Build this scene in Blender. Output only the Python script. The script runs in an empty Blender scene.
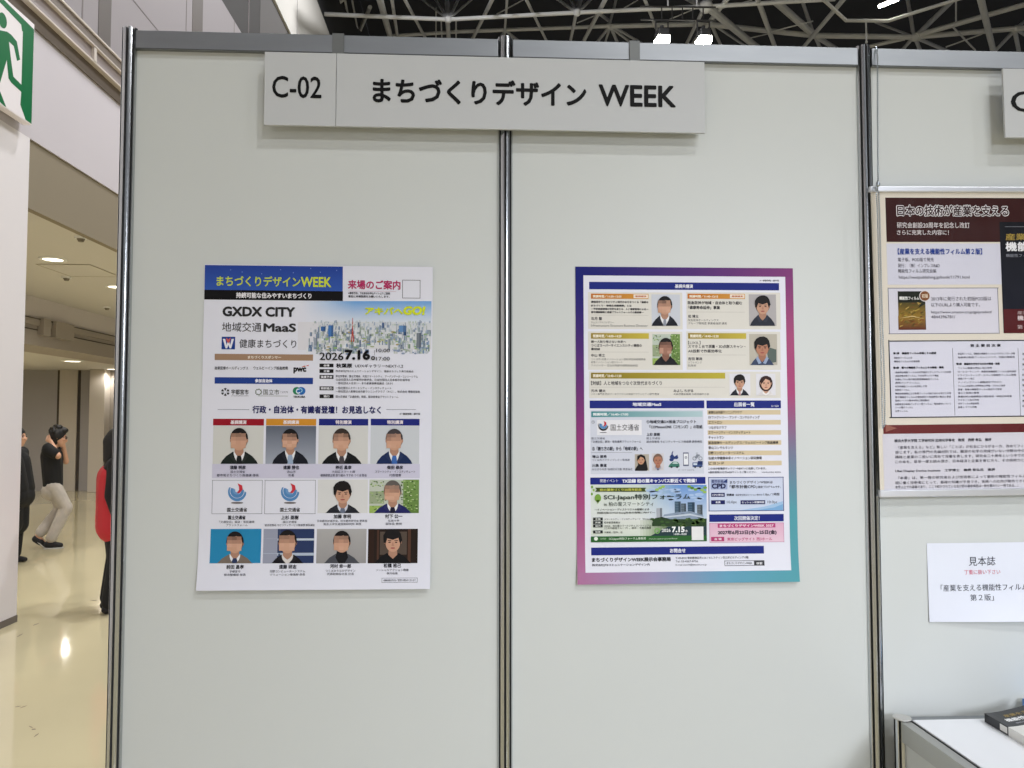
import bpy, bmesh, math, random
from mathutils import Vector, Matrix
random.seed(7)
scene = bpy.context.scene
COL = scene.collection
PI = math.pi

# ------------------------------------------------------------------ camera
CAM = Vector((0.9065, -2.0338, 1.6825)); YAW = 0.0501; PITCH = 0.0443; FPX = 769.0
cd = bpy.data.cameras.new('camera'); cam = bpy.data.objects.new('camera', cd); COL.objects.link(cam)
cam.location = CAM; cam.rotation_euler = (PI/2 + PITCH, 0, -YAW)
cd.sensor_width = 36.0; cd.lens = FPX/1024*36.0; cd.clip_start = 0.05; cd.clip_end = 200
scene.camera = cam

# ------------------------------------------------------------------ view, world, lights
vs = scene.view_settings
vs.view_transform = 'Standard'; vs.look = 'None'; vs.gamma = 1.0; vs.use_curve_mapping = False
vs.exposure = 0.0
scene.display_settings.display_device = 'sRGB'
world = bpy.data.worlds.new('hall_air'); scene.world = world; world.use_nodes = True
bg = world.node_tree.nodes['Background']; wn = world.node_tree
# the rest of the hall all around: pale booths and dark gaps in between, seen only as soft light and in reflections
wt = wn.nodes.new('ShaderNodeTexCoord'); wm = wn.nodes.new('ShaderNodeMapping'); wm.inputs['Scale'].default_value = (6.0, 6.0, 1.4); wm.inputs['Location'].default_value = (0.8, 0.35, 0.0)
wz = wn.nodes.new('ShaderNodeTexNoise'); wz.inputs['Scale'].default_value = 1.0; wz.inputs['Detail'].default_value = 2.0
wr = wn.nodes.new('ShaderNodeValToRGB'); wr.color_ramp.elements[0].position = 0.40; wr.color_ramp.elements[0].color = (0.04, 0.045, 0.055, 1)
wr.color_ramp.elements[1].position = 0.50; wr.color_ramp.elements[1].color = (1.0, 1.04, 1.12, 1)
wn.links.new(wt.outputs['Generated'], wm.inputs['Vector']); wn.links.new(wm.outputs[0], wz.inputs['Vector']); wn.links.new(wz.outputs['Fac'], wr.inputs[0]); wn.links.new(wr.outputs[0], bg.inputs[0])
bg.inputs[1].default_value = 0.27

def hall_light(x, y, z, power, size=0.7, color=(0.985, 0.99, 1.0), name='hall_light'):
    l = bpy.data.lights.new(name, 'AREA'); l.shape = 'DISK'; l.size = size; l.energy = power; l.color = color
    o = bpy.data.objects.new(name, l); COL.objects.link(o); o.location = (x, y, z)
    return o
for hx, hy, hp in ((5.5, -6.6, 410), (11.5, -6.6, 350), (-2.0, -6.6, 95),
                   (5.5, -13.5, 700), (11.5, -13.5, 620), (-3.0, -13.5, 215),
                   (0.0, 6.0, 480), (4.0, 4.2, 420), (5.0, 9.0, 520), (0.5, 14.0, 520)):
    hall_light(hx, hy, 12.4, hp)
# unseen fill lights added to brighten the side corridor, past the pier
for hx, hy, hz in ((-9.5, 6.0, 2.7), (-9.5, 11.5, 2.7), (-12.5, 8.5, 2.7), (-4.4, 1.5, 3.4)):
    hall_light(hx, hy, hz, 110, 0.3, (1, 0.97, 0.93), 'corridor_fill')
# unseen spot added to brighten the lower right of the booth wall
sp = bpy.data.lights.new('wall_fill_spot', 'SPOT'); sp.energy = 590; sp.color = (0.94, 0.985, 1.06); sp.spot_size = math.radians(45); sp.spot_blend = 1.0; sp.shadow_soft_size = 0.7
so = bpy.data.objects.new('wall_fill_spot', sp); COL.objects.link(so); so.location = (3.4, -5.2, 2.65)
so.rotation_euler = (Vector((1.78, 0, 0.75))-Vector(so.location)).to_track_quat('-Z', 'Y').to_euler()

# ------------------------------------------------------------------ photo rays (to measure where things stand)
def ray(u, v):
    x, y, z = (u-512)/FPX, (v-384)/FPX, 1.0
    cp, sp = math.cos(PITCH), math.sin(PITCH)
    y, z = cp*y - sp*z, sp*y + cp*z
    cy, sy = math.cos(YAW), math.sin(YAW)
    x, z = cy*x + sy*z, -sy*x + cy*z
    return Vector((x, z, -y))
def hit_y(u, v, y=0.0):
    d = ray(u, v); return CAM + d*((y-CAM.y)/d.y)
def hit_x(u, v, x):
    d = ray(u, v); return CAM + d*((x-CAM.x)/d.x)
def hit_z(u, v, z):
    d = ray(u, v); return CAM + d*((z-CAM.z)/d.z)

# ------------------------------------------------------------------ materials
def lin(c):
    return tuple(((v/255.0)/12.92 if v/255.0 <= 0.04045 else ((v/255.0+0.055)/1.055)**2.4) for v in c)
MATS = {}
def mat(name, rgb, rough=0.6, metal=0.0, spec=0.5, noise=0.0, nscale=8.0, bump=0.0, bscale=60.0, stretch=None, emit=None, es=0.0):
    if name in MATS: return MATS[name]
    m = bpy.data.materials.new(name); m.use_nodes = True; nt = m.node_tree; b = nt.nodes['Principled BSDF']
    c = lin(rgb); b.inputs['Base Color'].default_value = (*c, 1)
    b.inputs['Roughness'].default_value = rough; b.inputs['Metallic'].default_value = metal
    b.inputs['Specular IOR Level'].default_value = spec
    if emit:
        b.inputs['Emission Color'].default_value = (*lin(emit), 1); b.inputs['Emission Strength'].default_value = es
    if noise or bump:
        tc = nt.nodes.new('ShaderNodeTexCoord'); mp = nt.nodes.new('ShaderNodeMapping')
        nt.links.new(tc.outputs['Object'], mp.inputs['Vector'])
        if stretch: mp.inputs['Scale'].default_value = stretch
    if noise:
        n = nt.nodes.new('ShaderNodeTexNoise'); n.inputs['Scale'].default_value = nscale; n.inputs['Detail'].default_value = 5
        nt.links.new(mp.outputs[0], n.inputs['Vector'])
        r = nt.nodes.new('ShaderNodeValToRGB')
        r.color_ramp.elements[0].position = 0.3; r.color_ramp.elements[1].position = 0.7
        r.color_ramp.elements[0].color = (*[v*(1-noise) for v in c], 1); r.color_ramp.elements[1].color = (*[min(1, v*(1+noise)) for v in c], 1)
        nt.links.new(n.outputs['Fac'], r.inputs[0]); nt.links.new(r.outputs[0], b.inputs['Base Color'])
    if bump:
        n2 = nt.nodes.new('ShaderNodeTexNoise'); n2.inputs['Scale'].default_value = bscale; n2.inputs['Detail'].default_value = 4
        nt.links.new(mp.outputs[0], n2.inputs['Vector'])
        bp = nt.nodes.new('ShaderNodeBump'); bp.inputs['Strength'].default_value = bump; bp.inputs['Distance'].default_value = 0.002
        nt.links.new(n2.outputs['Fac'], bp.inputs['Height']); nt.links.new(bp.outputs[0], b.inputs['Normal'])
    MATS[name] = m; return m
def print_mat(name, rough=0.55, spec=0.15):
    m = bpy.data.materials.new(name); m.use_nodes = True; nt = m.node_tree; b = nt.nodes['Principled BSDF']
    a = nt.nodes.new('ShaderNodeVertexColor'); a.layer_name = 'ink'
    nt.links.new(a.outputs['Color'], b.inputs['Base Color'])
    b.inputs['Roughness'].default_value = rough; b.inputs['Specular IOR Level'].default_value = spec
    return m
INK = print_mat('printed_ink'); 

M_PANEL = mat('white_laminate_panel', (204, 208, 207), 0.42, spec=0.35, noise=0.012, nscale=1.5)
M_ALU = mat('anodised_aluminium', (196, 199, 202), 0.22, metal=1.0, noise=0.06, nscale=3, stretch=(8, 8, 0.6))
M_RAIL = mat('brushed_aluminium', (150, 153, 156), 0.42, metal=1.0, noise=0.10, nscale=2.2, stretch=(1.2, 6, 6), bump=0.05, bscale=40)
M_ALU_DARK = mat('grey_aluminium_clip', (124, 126, 125), 0.6, metal=1.0)
M_SIGN = mat('white_sign_board', (196, 199, 202), 0.5, spec=0.3)
M_BLACK = mat('black_vinyl_lettering', (12, 12, 13), 0.5)
M_FLOOR = mat('polished_beige_floor', (198, 187, 153), 0.06, spec=0.4, noise=0.05, nscale=0.6)
M_WALLL = mat('pale_lilac_wall_paint', (200, 194, 200), 0.7, noise=0.015, nscale=1.0)
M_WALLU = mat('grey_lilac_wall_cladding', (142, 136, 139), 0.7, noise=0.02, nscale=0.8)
M_TAUPE = mat('taupe_fascia_paint', (138, 127, 108), 0.75)
M_BROWN = mat('brown_grey_moulding', (112, 101, 92), 0.5)
M_MAUVE = mat('mauve_grey_moulding', (150, 139, 138), 0.5)
M_EDGE = mat('pale_moulding_edge', (206, 196, 188), 0.4)
M_CCEIL = mat('cream_corridor_ceiling', (203, 199, 193), 0.8)
M_FARW = mat('grey_beige_corridor_wall', (154, 149, 147), 0.7, noise=0.03, nscale=0.7)
M_GAP = mat('dark_joint', (62, 55, 50), 0.8)
M_ROOF = mat('dark_roof_deck', (46, 48, 56), 0.8, noise=0.25, nscale=0.5)
M_STEEL = mat('painted_truss_steel', (196, 197, 199), 0.5, noise=0.05, nscale=2)
M_LAMP = mat('lamp_lens', (255, 255, 250), 0.3, emit=(255, 252, 235), es=30.0)
M_LAMPB = mat('lamp_housing', (70, 70, 72), 0.4, metal=0.6)
M_DOWN = mat('downlight_lens', (255, 250, 235), 0.3, emit=(255, 246, 220), es=4.5)
M_WHITE = mat('white_enamel', (228, 228, 226), 0.35)

# ------------------------------------------------------------------ object helpers
def tag(o, label=None, cat=None, group=None, kind=None):
    for k, v in (('label', label), ('category', cat), ('group', group), ('kind', kind)):
        if v: o[k] = v
    return o
def mesh_obj(name, verts, faces, material, parent=None, smooth=False, midx=None):
    me = bpy.data.meshes.new(name); me.from_pydata([tuple(v) for v in verts], [], faces)
    for m in (material if isinstance(material, (list, tuple)) else [material]): me.materials.append(m)
    if midx:
        for p, i in zip(me.polygons, midx): p.material_index = i
    if smooth:
        for p in me.polygons: p.use_smooth = True
    o = bpy.data.objects.new(name, me); COL.objects.link(o)
    if parent is not None: o.parent = parent
    return o
def empty(name, loc=(0, 0, 0), rz=0.0):
    o = bpy.data.objects.new(name, None); COL.objects.link(o); o.location = loc; o.rotation_euler = (0, 0, rz)
    o.empty_display_size = 0.1
    return o
class MB:
    """collects shapes of one mesh"""
    def __init__(s): s.v = []; s.f = []; s.mi = []; s.m = 0
    def add(s, vs, fs):
        b = len(s.v); s.v += [tuple(v) for v in vs]; s.f += [tuple(i+b for i in f) for f in fs]; s.mi += [s.m]*len(fs); return s
    def box(s, x0, x1, y0, y1, z0, z1):
        v = [(x, y, z) for x in (x0, x1) for y in (y0, y1) for z in (z0, z1)]
        return s.add(v, [(0, 1, 3, 2), (4, 6, 7, 5), (0, 4, 5, 1), (2, 3, 7, 6), (0, 2, 6, 4), (1, 5, 7, 3)])
    def bbox(s, x0, x1, y0, y1, z0, z1, bev=0.002, seg=2):
        bm = bmesh.new(); bmesh.ops.create_cube(bm, size=1.0)
        for w in bm.verts: w.co = Vector(((x0+x1)/2 + w.co.x*(x1-x0), (y0+y1)/2 + w.co.y*(y1-y0), (z0+z1)/2 + w.co.z*(z1-z0)))
        bmesh.ops.bevel(bm, geom=bm.edges[:], offset=bev, segments=seg, affect='EDGES', profile=0.5)
        bm.verts.index_update(); s.add([w.co[:] for w in bm.verts], [[w.index for w in f.verts] for f in bm.faces]); bm.free(); return s
    def tube(s, p0, p1, r0, r1=None, n=10, caps=True):
        p0 = Vector(p0); p1 = Vector(p1); r1 = r0 if r1 is None else r1
        d = (p1-p0).normalized(); a = d.orthogonal().normalized(); b = d.cross(a)
        vs = []
        for p, r in ((p0, r0), (p1, r1)):
            for i in range(n):
                t = 2*PI*i/n; vs.append(p + (a*math.cos(t) + b*math.sin(t))*r)
        fs = [(i, (i+1) % n, n+(i+1) % n, n+i) for i in range(n)]
        if caps: fs += [tuple(range(n-1, -1, -1)), tuple(range(n, 2*n))]
        return s.add(vs, fs)
    def ball(s, c, r, nu=12, nv=8, sc=(1, 1, 1)):
        c = Vector(c); vs = [c + Vector((0, 0, r*sc[2]))]; fs = []
        for j in range(1, nv):
            t = PI*j/nv
            for i in range(nu):
                p = 2*PI*i/nu
                vs.append(c + Vector((r*sc[0]*math.sin(t)*math.cos(p), r*sc[1]*math.sin(t)*math.sin(p), r*sc[2]*math.cos(t))))
        vs.append(c - Vector((0, 0, r*sc[2]))); last = len(vs)-1
        for i in range(nu):
            fs.append((0, 1+i, 1+(i+1) % nu)); fs.append((last, last-nu+(i+1) % nu, last-nu+i))
        for j in range(nv-2):
            a = 1+j*nu
            for i in range(nu): fs.append((a+i, a+nu+i, a+nu+(i+1) % nu, a+(i+1) % nu))
        return s.add(vs, fs)
    def prism(s, prof, z0, z1):
        n = len(prof)
        vs = [(x, y, z0) for x, y in prof] + [(x, y, z1) for x, y in prof]
        fs = [(i, (i+1) % n, n+(i+1) % n, n+i) for i in range(n)] + [tuple(range(n-1, -1, -1)), tuple(range(n, 2*n))]
        return s.add(vs, fs)
    def build(s, name, material, parent=None, smooth=False):
        return mesh_obj(name, s.v, s.f, material, parent, smooth, s.mi)
def lift(mb, origin):
    mb.v = [tuple(Vector(v)-Vector(origin)) for v in mb.v]; return mb

# ------------------------------------------------------------------ lettering and print
GLYPHS = {}
def glyphs_raw(s):
    if s in GLYPHS: return GLYPHS[s]
    c = bpy.data.curves.new('lettering_curve', 'FONT'); c.body = s; c.dimensions = '2D'; c.fill_mode = 'FRONT'; c.resolution_u = 3
    o = bpy.data.objects.new('lettering_curve', c); COL.objects.link(o)
    me = bpy.data.meshes.new_from_object(o)
    vs = [(v.co.x, v.co.y) for v in me.vertices]; fs = [tuple(p.vertices) for p in me.polygons]
    bpy.data.objects.remove(o); bpy.data.curves.remove(c); bpy.data.meshes.remove(me)
    GLYPHS[s] = (vs, fs); return GLYPHS[s]
def glyphs(s, w):
    """outline lettering scaled to the unit box; w = extra stroke weight in em (strokes thickened on all sides)"""
    vs, fs = glyphs_raw(s)
    if not vs: return [], []
    sh = [(0, 0)]
    if w > 0: sh += [(w, 0), (-w, 0), (0, w), (0, -w)]
    if w >= 0.02: sh += [(.7*w, .7*w), (-.7*w, .7*w), (.7*w, -.7*w), (-.7*w, -.7*w)]
    if w >= 0.05: sh += [(.5*w, 0), (-.5*w, 0), (0, .5*w), (0, -.5*w)]
    V_ = []; F_ = []
    for k, (dx, dy) in enumerate(sh):
        b = len(V_); V_ += [(x+dx, y+dy, k*0.05) for x, y in vs]; F_ += [tuple(i+b for i in f) for f in fs]
    x0 = min(v[0] for v in V_); x1 = max(v[0] for v in V_); y0 = min(v[1] for v in V_); y1 = max(v[1] for v in V_)
    return [((x-x0)/max(1e-6, x1-x0), (y-y0)/max(1e-6, y1-y0), k) for x, y, k in V_], F_

class Sheet:
    """a printed sheet on a vertical plane Y=y0; px coordinates measured on the photo become points of that sheet"""
    def __init__(s, y0, origin, curl=None, rot=0.0): s.y0 = y0; s.o = Vector(origin); s.curl = curl; s.c = math.cos(rot); s.s = math.sin(rot)
    def xz(s, u, v):
        p = hit_y(u, v, s.y0); x, z = p.x-s.o.x, p.z-s.o.z
        return s.c*x + s.s*z + s.o.x, -s.s*x + s.c*z + s.o.z
    def pt(s, x, z, layer):
        y = s.y0 - 0.00022*layer
        if s.curl: y -= s.curl(x, z)
        x, z = x-s.o.x, z-s.o.z
        return Vector((s.c*x - s.s*z, y-s.o.y, s.s*x + s.c*z))
class Print:
    def __init__(s, name, parent, sheet, layer=1, material=None):
        s.name = name; s.parent = parent; s.sh = sheet; s.v = []; s.f = []; s.c = []; s.L = layer; s.mat = material or INK
    def _box(s, u0, v0, u1, v1):
        uc, vc = (u0+u1)/2, (v0+v1)/2
        x0, _ = s.sh.xz(u0, vc); x1, _ = s.sh.xz(u1, vc); _, z0 = s.sh.xz(uc, v1); _, z1 = s.sh.xz(uc, v0)
        return x0, z0, x1, z1
    def _quad(s, pts, cols, L):
        b = len(s.v)
        for x, z in pts: s.v.append(s.sh.pt(x, z, L))
        s.f.append((b, b+1, b+2, b+3)); s.c.append(cols)
    def rect(s, u0, v0, u1, v1, col, L=0, bottom=None, right=None):
        """bottom / right: second colour of a printed blend"""
        x0, z0, x1, z1 = s._box(u0, v0, u1, v1); n = max(1, int((z1-z0)/0.012)) if s.sh.curl else 1
        c = Vector(lin(col)); cb = Vector(lin(bottom)) if bottom else c; cr = Vector(lin(right)) if right else None
        for i in range(n):
            a, b = i/n, (i+1)/n; za, zb = z1+(z0-z1)*a, z1+(z0-z1)*b
            ca, cc = c.lerp(cb, a), c.lerp(cb, b)
            ra, rb = (cr, cr) if cr else (ca, cc)
            s._quad([(x0, zb), (x1, zb), (x1, za), (x0, za)], [cc, rb, ra, ca], s.L+L)
        return s
    def frame(s, u0, v0, u1, v1, w, col, L=0):
        s.rect(u0, v0, u1, v0+w, col, L); s.rect(u0, v1-w, u1, v1, col, L); s.rect(u0, v0, u0+w, v1, col, L); s.rect(u1-w, v0, u1, v1, col, L); return s
    def poly(s, pts, col, L=0):
        b = len(s.v); c = Vector(lin(col))
        P = [s.sh.xz(u, v) for u, v in pts]
        area = sum(P[i][0]*P[(i+1) % len(P)][1]-P[(i+1) % len(P)][0]*P[i][1] for i in range(len(P)))
        if area < 0: P.reverse()
        for x, z in P: s.v.append(s.sh.pt(x, z, s.L+L))
        s.f.append(tuple(range(b, b+len(P)))); s.c.append([c]*len(P)); return s
    def ell(s, u, v, ru, rv, col, L=0, n=18, a0=0.0, a1=2*PI):
        return s.poly([(u+ru*math.cos(a0+(a1-a0)*i/n), v+rv*math.sin(a0+(a1-a0)*i/n)) for i in range(n)], col, L)
    def ring(s, u, v, r0, r1, col, L=0, a0=0.0, a1=2*PI, n=20, du=0.0, dv=0.0):
        """annulus (or crescent when the hole is off centre)"""
        for i in range(n):
            a, b = a0+(a1-a0)*i/n, a0+(a1-a0)*(i+1)/n
            s.poly([(u+r1*math.cos(a), v+r1*math.sin(a)), (u+r1*math.cos(b), v+r1*math.sin(b)), (u+du+r0*math.cos(b), v+dv+r0*math.sin(b)), (u+du+r0*math.cos(a), v+dv+r0*math.sin(a))], col, L)
        return s
    def text(s, t, u0, v0, u1, v1, col=(35, 35, 40), w=0.0, L=2, skew=0.0):
        vs, fs = glyphs(t, w); x0, z0, x1, z1 = s._box(u0, v0, u1, v1); b = len(s.v); c = Vector(lin(col))
        for x, y, k in vs: s.v.append(s.sh.pt(x0+(x1-x0)*x + skew*(z1-z0)*y, z0+(z1-z0)*y, s.L+L+k))
        for f in fs:
            s.f.append(tuple(i+b for i in f)); s.c.append([c]*len(f))
        return s
    def done(s, label=None):
        o = mesh_obj(s.name, s.v, s.f, s.mat, s.parent)
        a = o.data.color_attributes.new('ink', 'FLOAT_COLOR', 'CORNER'); k = 0; buf = []
        for p, cs in zip(o.data.polygons, s.c):
            for c in cs: buf += [c[0], c[1], c[2], 1.0]
        a.data.foreach_set('color', buf)
        if label: o['label'] = label
        return o

# ------------------------------------------------------------------ hall shell
def struct(name, mb, m, smooth=False): return tag(mb.build(name, m, smooth=smooth), kind='structure')
fl = MB().box(-40, 40, -40, 50, -0.2, 0); fl.m = 1
for (u0, v0), (u1, v1), wd in (((15, 707), (21, 706), .008), ((20, 708), (27, 705.5), .006), ((32, 729), (35.5, 729.5), .010), ((34, 737), (39, 733), .005), ((33, 625.5), (39, 623), .012), ((17, 637), (23, 633.5), .008), ((29, 726), (33, 728), .004), ((90, 600), (98, 601), .012)):
    a, b = hit_z(u0, v0, 0.0004), hit_z(u1, v1, 0.0004); n = (b-a).normalized().cross(Vector((0, 0, 1)))*wd
    fl.add([a-n*.4, a.lerp(b, .5)-n, b-n*.2, b+n*.2, a.lerp(b, .55)+n, a+n*.4], [(0, 1, 2, 3, 4, 5)])   # heel scuffs
struct('floor', fl, [M_FLOOR, mat('rubber_scuff', (112, 100, 74), 0.6)])
struct('ceiling', MB().box(-2.9, 40, -40, 60, 15.6, 15.8), M_ROOF)
XW = -2.867
w = MB()
w.m = 1; w.box(-3.25, XW, -14, 4.607, 0, 4.06); w.m = 0       # solid pier beside the opening, its stronger light put into a whiter colour
w.box(XW-0.10, XW, -14, 40, 4.06, 5.03)                        # deep white band above it
struct('wall_left', w, [M_WALLL, mat('brightened_pier_white', (232, 227, 230), 0.6)])
struct('baseboard_left', MB().box(XW-0.3, XW+0.006, -14, 4.611, 0, 0.055), mat('grey_skirting', (112, 104, 98), 0.5))
w = MB()
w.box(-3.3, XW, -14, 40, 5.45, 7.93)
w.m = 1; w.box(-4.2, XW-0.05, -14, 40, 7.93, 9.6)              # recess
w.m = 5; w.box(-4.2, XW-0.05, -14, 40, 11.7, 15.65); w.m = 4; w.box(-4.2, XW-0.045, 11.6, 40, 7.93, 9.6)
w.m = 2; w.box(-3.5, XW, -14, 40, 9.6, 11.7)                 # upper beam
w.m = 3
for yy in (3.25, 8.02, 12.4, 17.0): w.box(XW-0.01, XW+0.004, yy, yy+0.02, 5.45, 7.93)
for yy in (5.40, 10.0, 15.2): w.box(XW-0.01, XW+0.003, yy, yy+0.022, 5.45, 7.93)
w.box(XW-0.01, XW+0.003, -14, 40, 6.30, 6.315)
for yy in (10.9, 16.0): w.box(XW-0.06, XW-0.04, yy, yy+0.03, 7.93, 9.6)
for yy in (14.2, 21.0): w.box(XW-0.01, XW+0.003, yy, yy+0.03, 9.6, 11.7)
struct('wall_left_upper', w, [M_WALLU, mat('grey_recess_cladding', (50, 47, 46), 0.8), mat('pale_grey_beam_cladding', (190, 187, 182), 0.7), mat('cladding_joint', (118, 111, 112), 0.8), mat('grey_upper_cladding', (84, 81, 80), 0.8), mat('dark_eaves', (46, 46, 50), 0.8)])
w = MB()
for ya, yb in ((5.72, 5.98), (8.24, 8.62), (1.9, 2.2)): w.bbox(XW-0.02, XW+0.006, ya, yb, 5.45, 7.93, 0.002)
struct('trim_1', w, mat('brown_grey_pilaster', (88, 81, 77), 0.6))
w = MB()
w.m = 0; w.box(-3.2, XW+0.02, -14, 40, 5.02, 5.15)
w.m = 2; w.bbox(XW-0.1, XW+0.075, -14, 40, 5.145, 5.165, 0.004)
w.m = 1; w.box(-3.2, XW+0.05, -14, 40, 5.165, 5.30)
w.m = 2; w.bbox(XW-0.1, XW+0.085, -14, 40, 5.30, 5.318, 0.004)
w.m = 0; w.box(-3.2, XW+0.045, -14, 40, 5.318, 5.44)
w.m = 2; w.bbox(XW-0.1, XW+0.06, -14, 40, 5.44, 5.462, 0.004)
w.m = 2
for yy in (1.5, 5.50, 9.4, 13.3): w.bbox(XW, XW+0.08, yy, yy+0.05, 5.16, 5.305, 0.003)
struct('trim_2', w, [M_BROWN, M_MAUVE, M_EDGE])
# corridor beyond the opening
struct('trim_3', MB().box(-2.95, XW-0.015, 4.607, 40, 3.47, 4.062), M_TAUPE)
struct('ceiling_corridor', MB().box(-5.8, -2.951, -2, 40, 3.535, 3.6), M_CCEIL)
w = MB()
w.m = 0; w.box(-6.6, -5.8, -2, 40, 3.20, 3.55)
w.m = 1; w.box(-6.6, -5.76, -2, 40, 3.10, 3.20); w.box(-6.6, -5.8, -2, 40, 2.795, 3.10)
w.m = 2; w.box(-6.6, -5.75, -2, 40, 3.195, 3.207); w.box(-6.6, -5.785, -2, 40, 3.03, 3.042)
w.m = 1; w.bbox(-5.9, -5.70, 10.1, 10.3, 2.96, 3.22, 0.005); w.bbox(-5.9, -5.70, 10.45, 11.0, 2.96, 3.22, 0.005)
struct('trim_4', w, [mat('pale_bulkhead_paint', (208, 201, 200), 0.75), mat('brown_bulkhead_paint', (158, 149, 140), 0.7), M_GAP])
struct('ceiling_corridor_low', MB().box(-22, -6.6, -2, 40, 2.80, 2.9), M_CCEIL)
w = MB()
w.m = 0; w.box(-22, -3.2, 16.4, 16.7, 0, 3.6)
cL = hit_y(89, 450, 16.0).x; cR = hit_y(104.5, 450, 16.0).x
w.m = 1; w.bbox(cL, cR, 15.95, 16.4, 0, 2.81, 0.01)
w.m = 2
for uu in (57.5, 78): xx = hit_y(uu, 450, 16.4).x; w.box(xx-0.03, xx+0.03, 16.385, 16.4, 0, 2.8)
w.m = 3; w.box(cR, -3.2, 16.2, 16.4, 0, 2.82)
w.m = 1; xx = hit_y(57.5, 450, 16.4).x; x2 = hit_y(78, 450, 16.4).x; w.box(xx+.03, x2-.03, 16.36, 16.4, 0, 2.81)
struct('wall_far', w, [M_FARW, mat('pale_pillar_paint', (186, 177, 165), 0.7), M_GAP, mat('dim_grey_wall', (150, 141, 130), 0.7)])
struct('wall_corridor', MB().box(-22.3, -22, -2, 40, 0, 3.5), M_FARW)

# ------------------------------------------------------------------ corridor ceiling fittings
def downlight(u, v, z, r, label, power=90):
    p = hit_z(u, v, z); t = tag(empty('downlight', p), label, 'ceiling light', 'round downlights in the corridor ceiling')
    m = MB()
    for i in range(24):
        a, b = 2*PI*i/24, 2*PI*(i+1)/24
        ro, ri = r, r*0.72
        m.add([(ro*math.cos(a), ro*math.sin(a), 0), (ro*math.cos(b), ro*math.sin(b), 0), (ro*0.97*math.cos(b), ro*0.97*math.sin(b), -0.012), (ro*0.97*math.cos(a), ro*0.97*math.sin(a), -0.012),
               (ri*math.cos(b), ri*math.sin(b), -0.012), (ri*math.cos(a), ri*math.sin(a), -0.012)], [(0, 1, 2, 3), (3, 2, 4, 5)])
    m.build('rim', M_WHITE, t)
    d = MB(); d.add([(r*0.72*math.cos(2*PI*i/24), r*0.72*math.sin(2*PI*i/24), -0.008) for i in range(24)], [tuple(range(23, -1, -1))]); d.build('lens', M_DOWN, t)
    l = bpy.data.lights.new('downlight_glow', 'SPOT'); l.energy = power; l.color = (1, 0.97, 0.93); l.spot_size = 2.9; l.spot_blend = 0.6; l.shadow_soft_size = 0.05
    o = bpy.data.objects.new('downlight_glow', l); COL.objects.link(o); o.location = (0, 0, -0.05); o.parent = t
downlight(53, 259, 3.535, 0.15, 'round recessed downlight nearest to the white wall, over the walking man')
downlight(116.5, 286.5, 3.535, 0.15, 'recessed downlight half hidden behind the left aluminium post, in the higher corridor ceiling')
downlight(72.5, 361, 2.80, 0.20, 'recessed downlight in the low far ceiling, in front of the far wall', 45)
downlight(113.5, 369, 2.80, 0.20, 'recessed downlight in the low far ceiling, beside the left aluminium post', 40)
p = hit_z(80, 270.5, 3.533)
m = MB(); m.bbox(-.32, .32, -.4, .4, -.004, 0, 0.001); m.m = 1
for a in (-.32, .31): m.box(a, a+.01, -.4, .4, -.006, -.003)
for a in (-.4, .39): m.box(-.32, .32, a, a+.01, -.006, -.003)
o = m.build('access_hatch', [M_CCEIL, mat('hatch_edge', (150, 138, 112), 0.6)]); o.location = p
tag(o, 'square access hatch flush in the cream corridor ceiling', 'ceiling hatch')
for u, v, z, lb in ((81, 237, 3.535, 'small ceiling detector next to the taupe fascia, above the big downlight'), (66.5, 277, 3.535, 'small detector just behind the square ceiling hatch'), (107, 307, 3.535, 'small detector near the bulkhead, beside the left post')):
    p = hit_z(u, v, z); t = tag(empty('smoke_detector', p), lb, 'detector', 'small ceiling detectors')
    m = MB(); m.tube((0, 0, 0), (0, 0, -0.02), 0.06, 0.055, 16); m.build('base', M_WHITE, t)
    m = MB(); m.tube((0, 0, -0.02), (0, 0, -0.05), 0.04, 0.025, 16); m.build('sensor', mat('detector_grey', (120, 112, 98), 0.5), t)

# ------------------------------------------------------------------ emergency exit sign on the pier
XS = -2.77
pr = hit_x(34.2, 24, XS); pb = hit_x(32.6, 126, XS)
ztop, zbot, yfar = pr.z, pb.z, (pr.y+pb.y)/2
side = ztop-zbot
t = tag(empty('exit_sign', (XS, yfar-side/2, zbot)), 'white sign with a green running figure and door, high on the pale wall', 'exit sign')
m = MB(); m.bbox(-0.07, 0, -side/2, side/2, 0, side, 0.006); m.build('panel', mat('exit_sign_white', (246, 240, 244), 0.25, spec=0.5), t)
m = MB(); m.box(-0.085, -0.07, -0.1, 0.1, 0.15, 0.3); m.build('bracket', M_ALU_DARK, t)
class PX:
    def __init__(s): s.mb = MB()
    def poly(s, pts, d=0.0006, k=5.683):
        P = [hit_x(a/k, b/k, XS) for a, b in pts]; P = [(d, q.y-(yfar-side/2), q.z-zbot) for q in P]
        P = [(x, max(-side/2+.012, min(side/2-.008, y)), max(.01, min(side-.01, z))) for x, y, z in P]
        s.mb.add(P, [tuple(range(len(P)))]); return s
GREEN = mat('exit_sign_green', (22, 112, 68), 0.3, spec=0.5)
q = PX()
q.poly([(25, 2), (192, 166), (193, 178), (125, 178), (120, 140), (0, 14), (-120, -105), (-120, -140), (0, -22)])   # top of the door frame
q.poly([(130, 178), (193, 178), (187, 705), (182, 708), (145, 680), (115, 595), (120, 530)])                       # right jamb and floor wedge
q.poly([(-255, -240), (-120, -140), (-120, -105), (-215, -190), (-215, 250), (-255, 215)])                          # left jamb
q.mb.build('door_pictogram', GREEN, t)
q = PX()
q.poly([(15+24*math.cos(a*PI/9)*1.0, 116+44*math.sin(a*PI/9)+22*math.cos(a*PI/9)*0.6) for a in range(18)])
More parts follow.
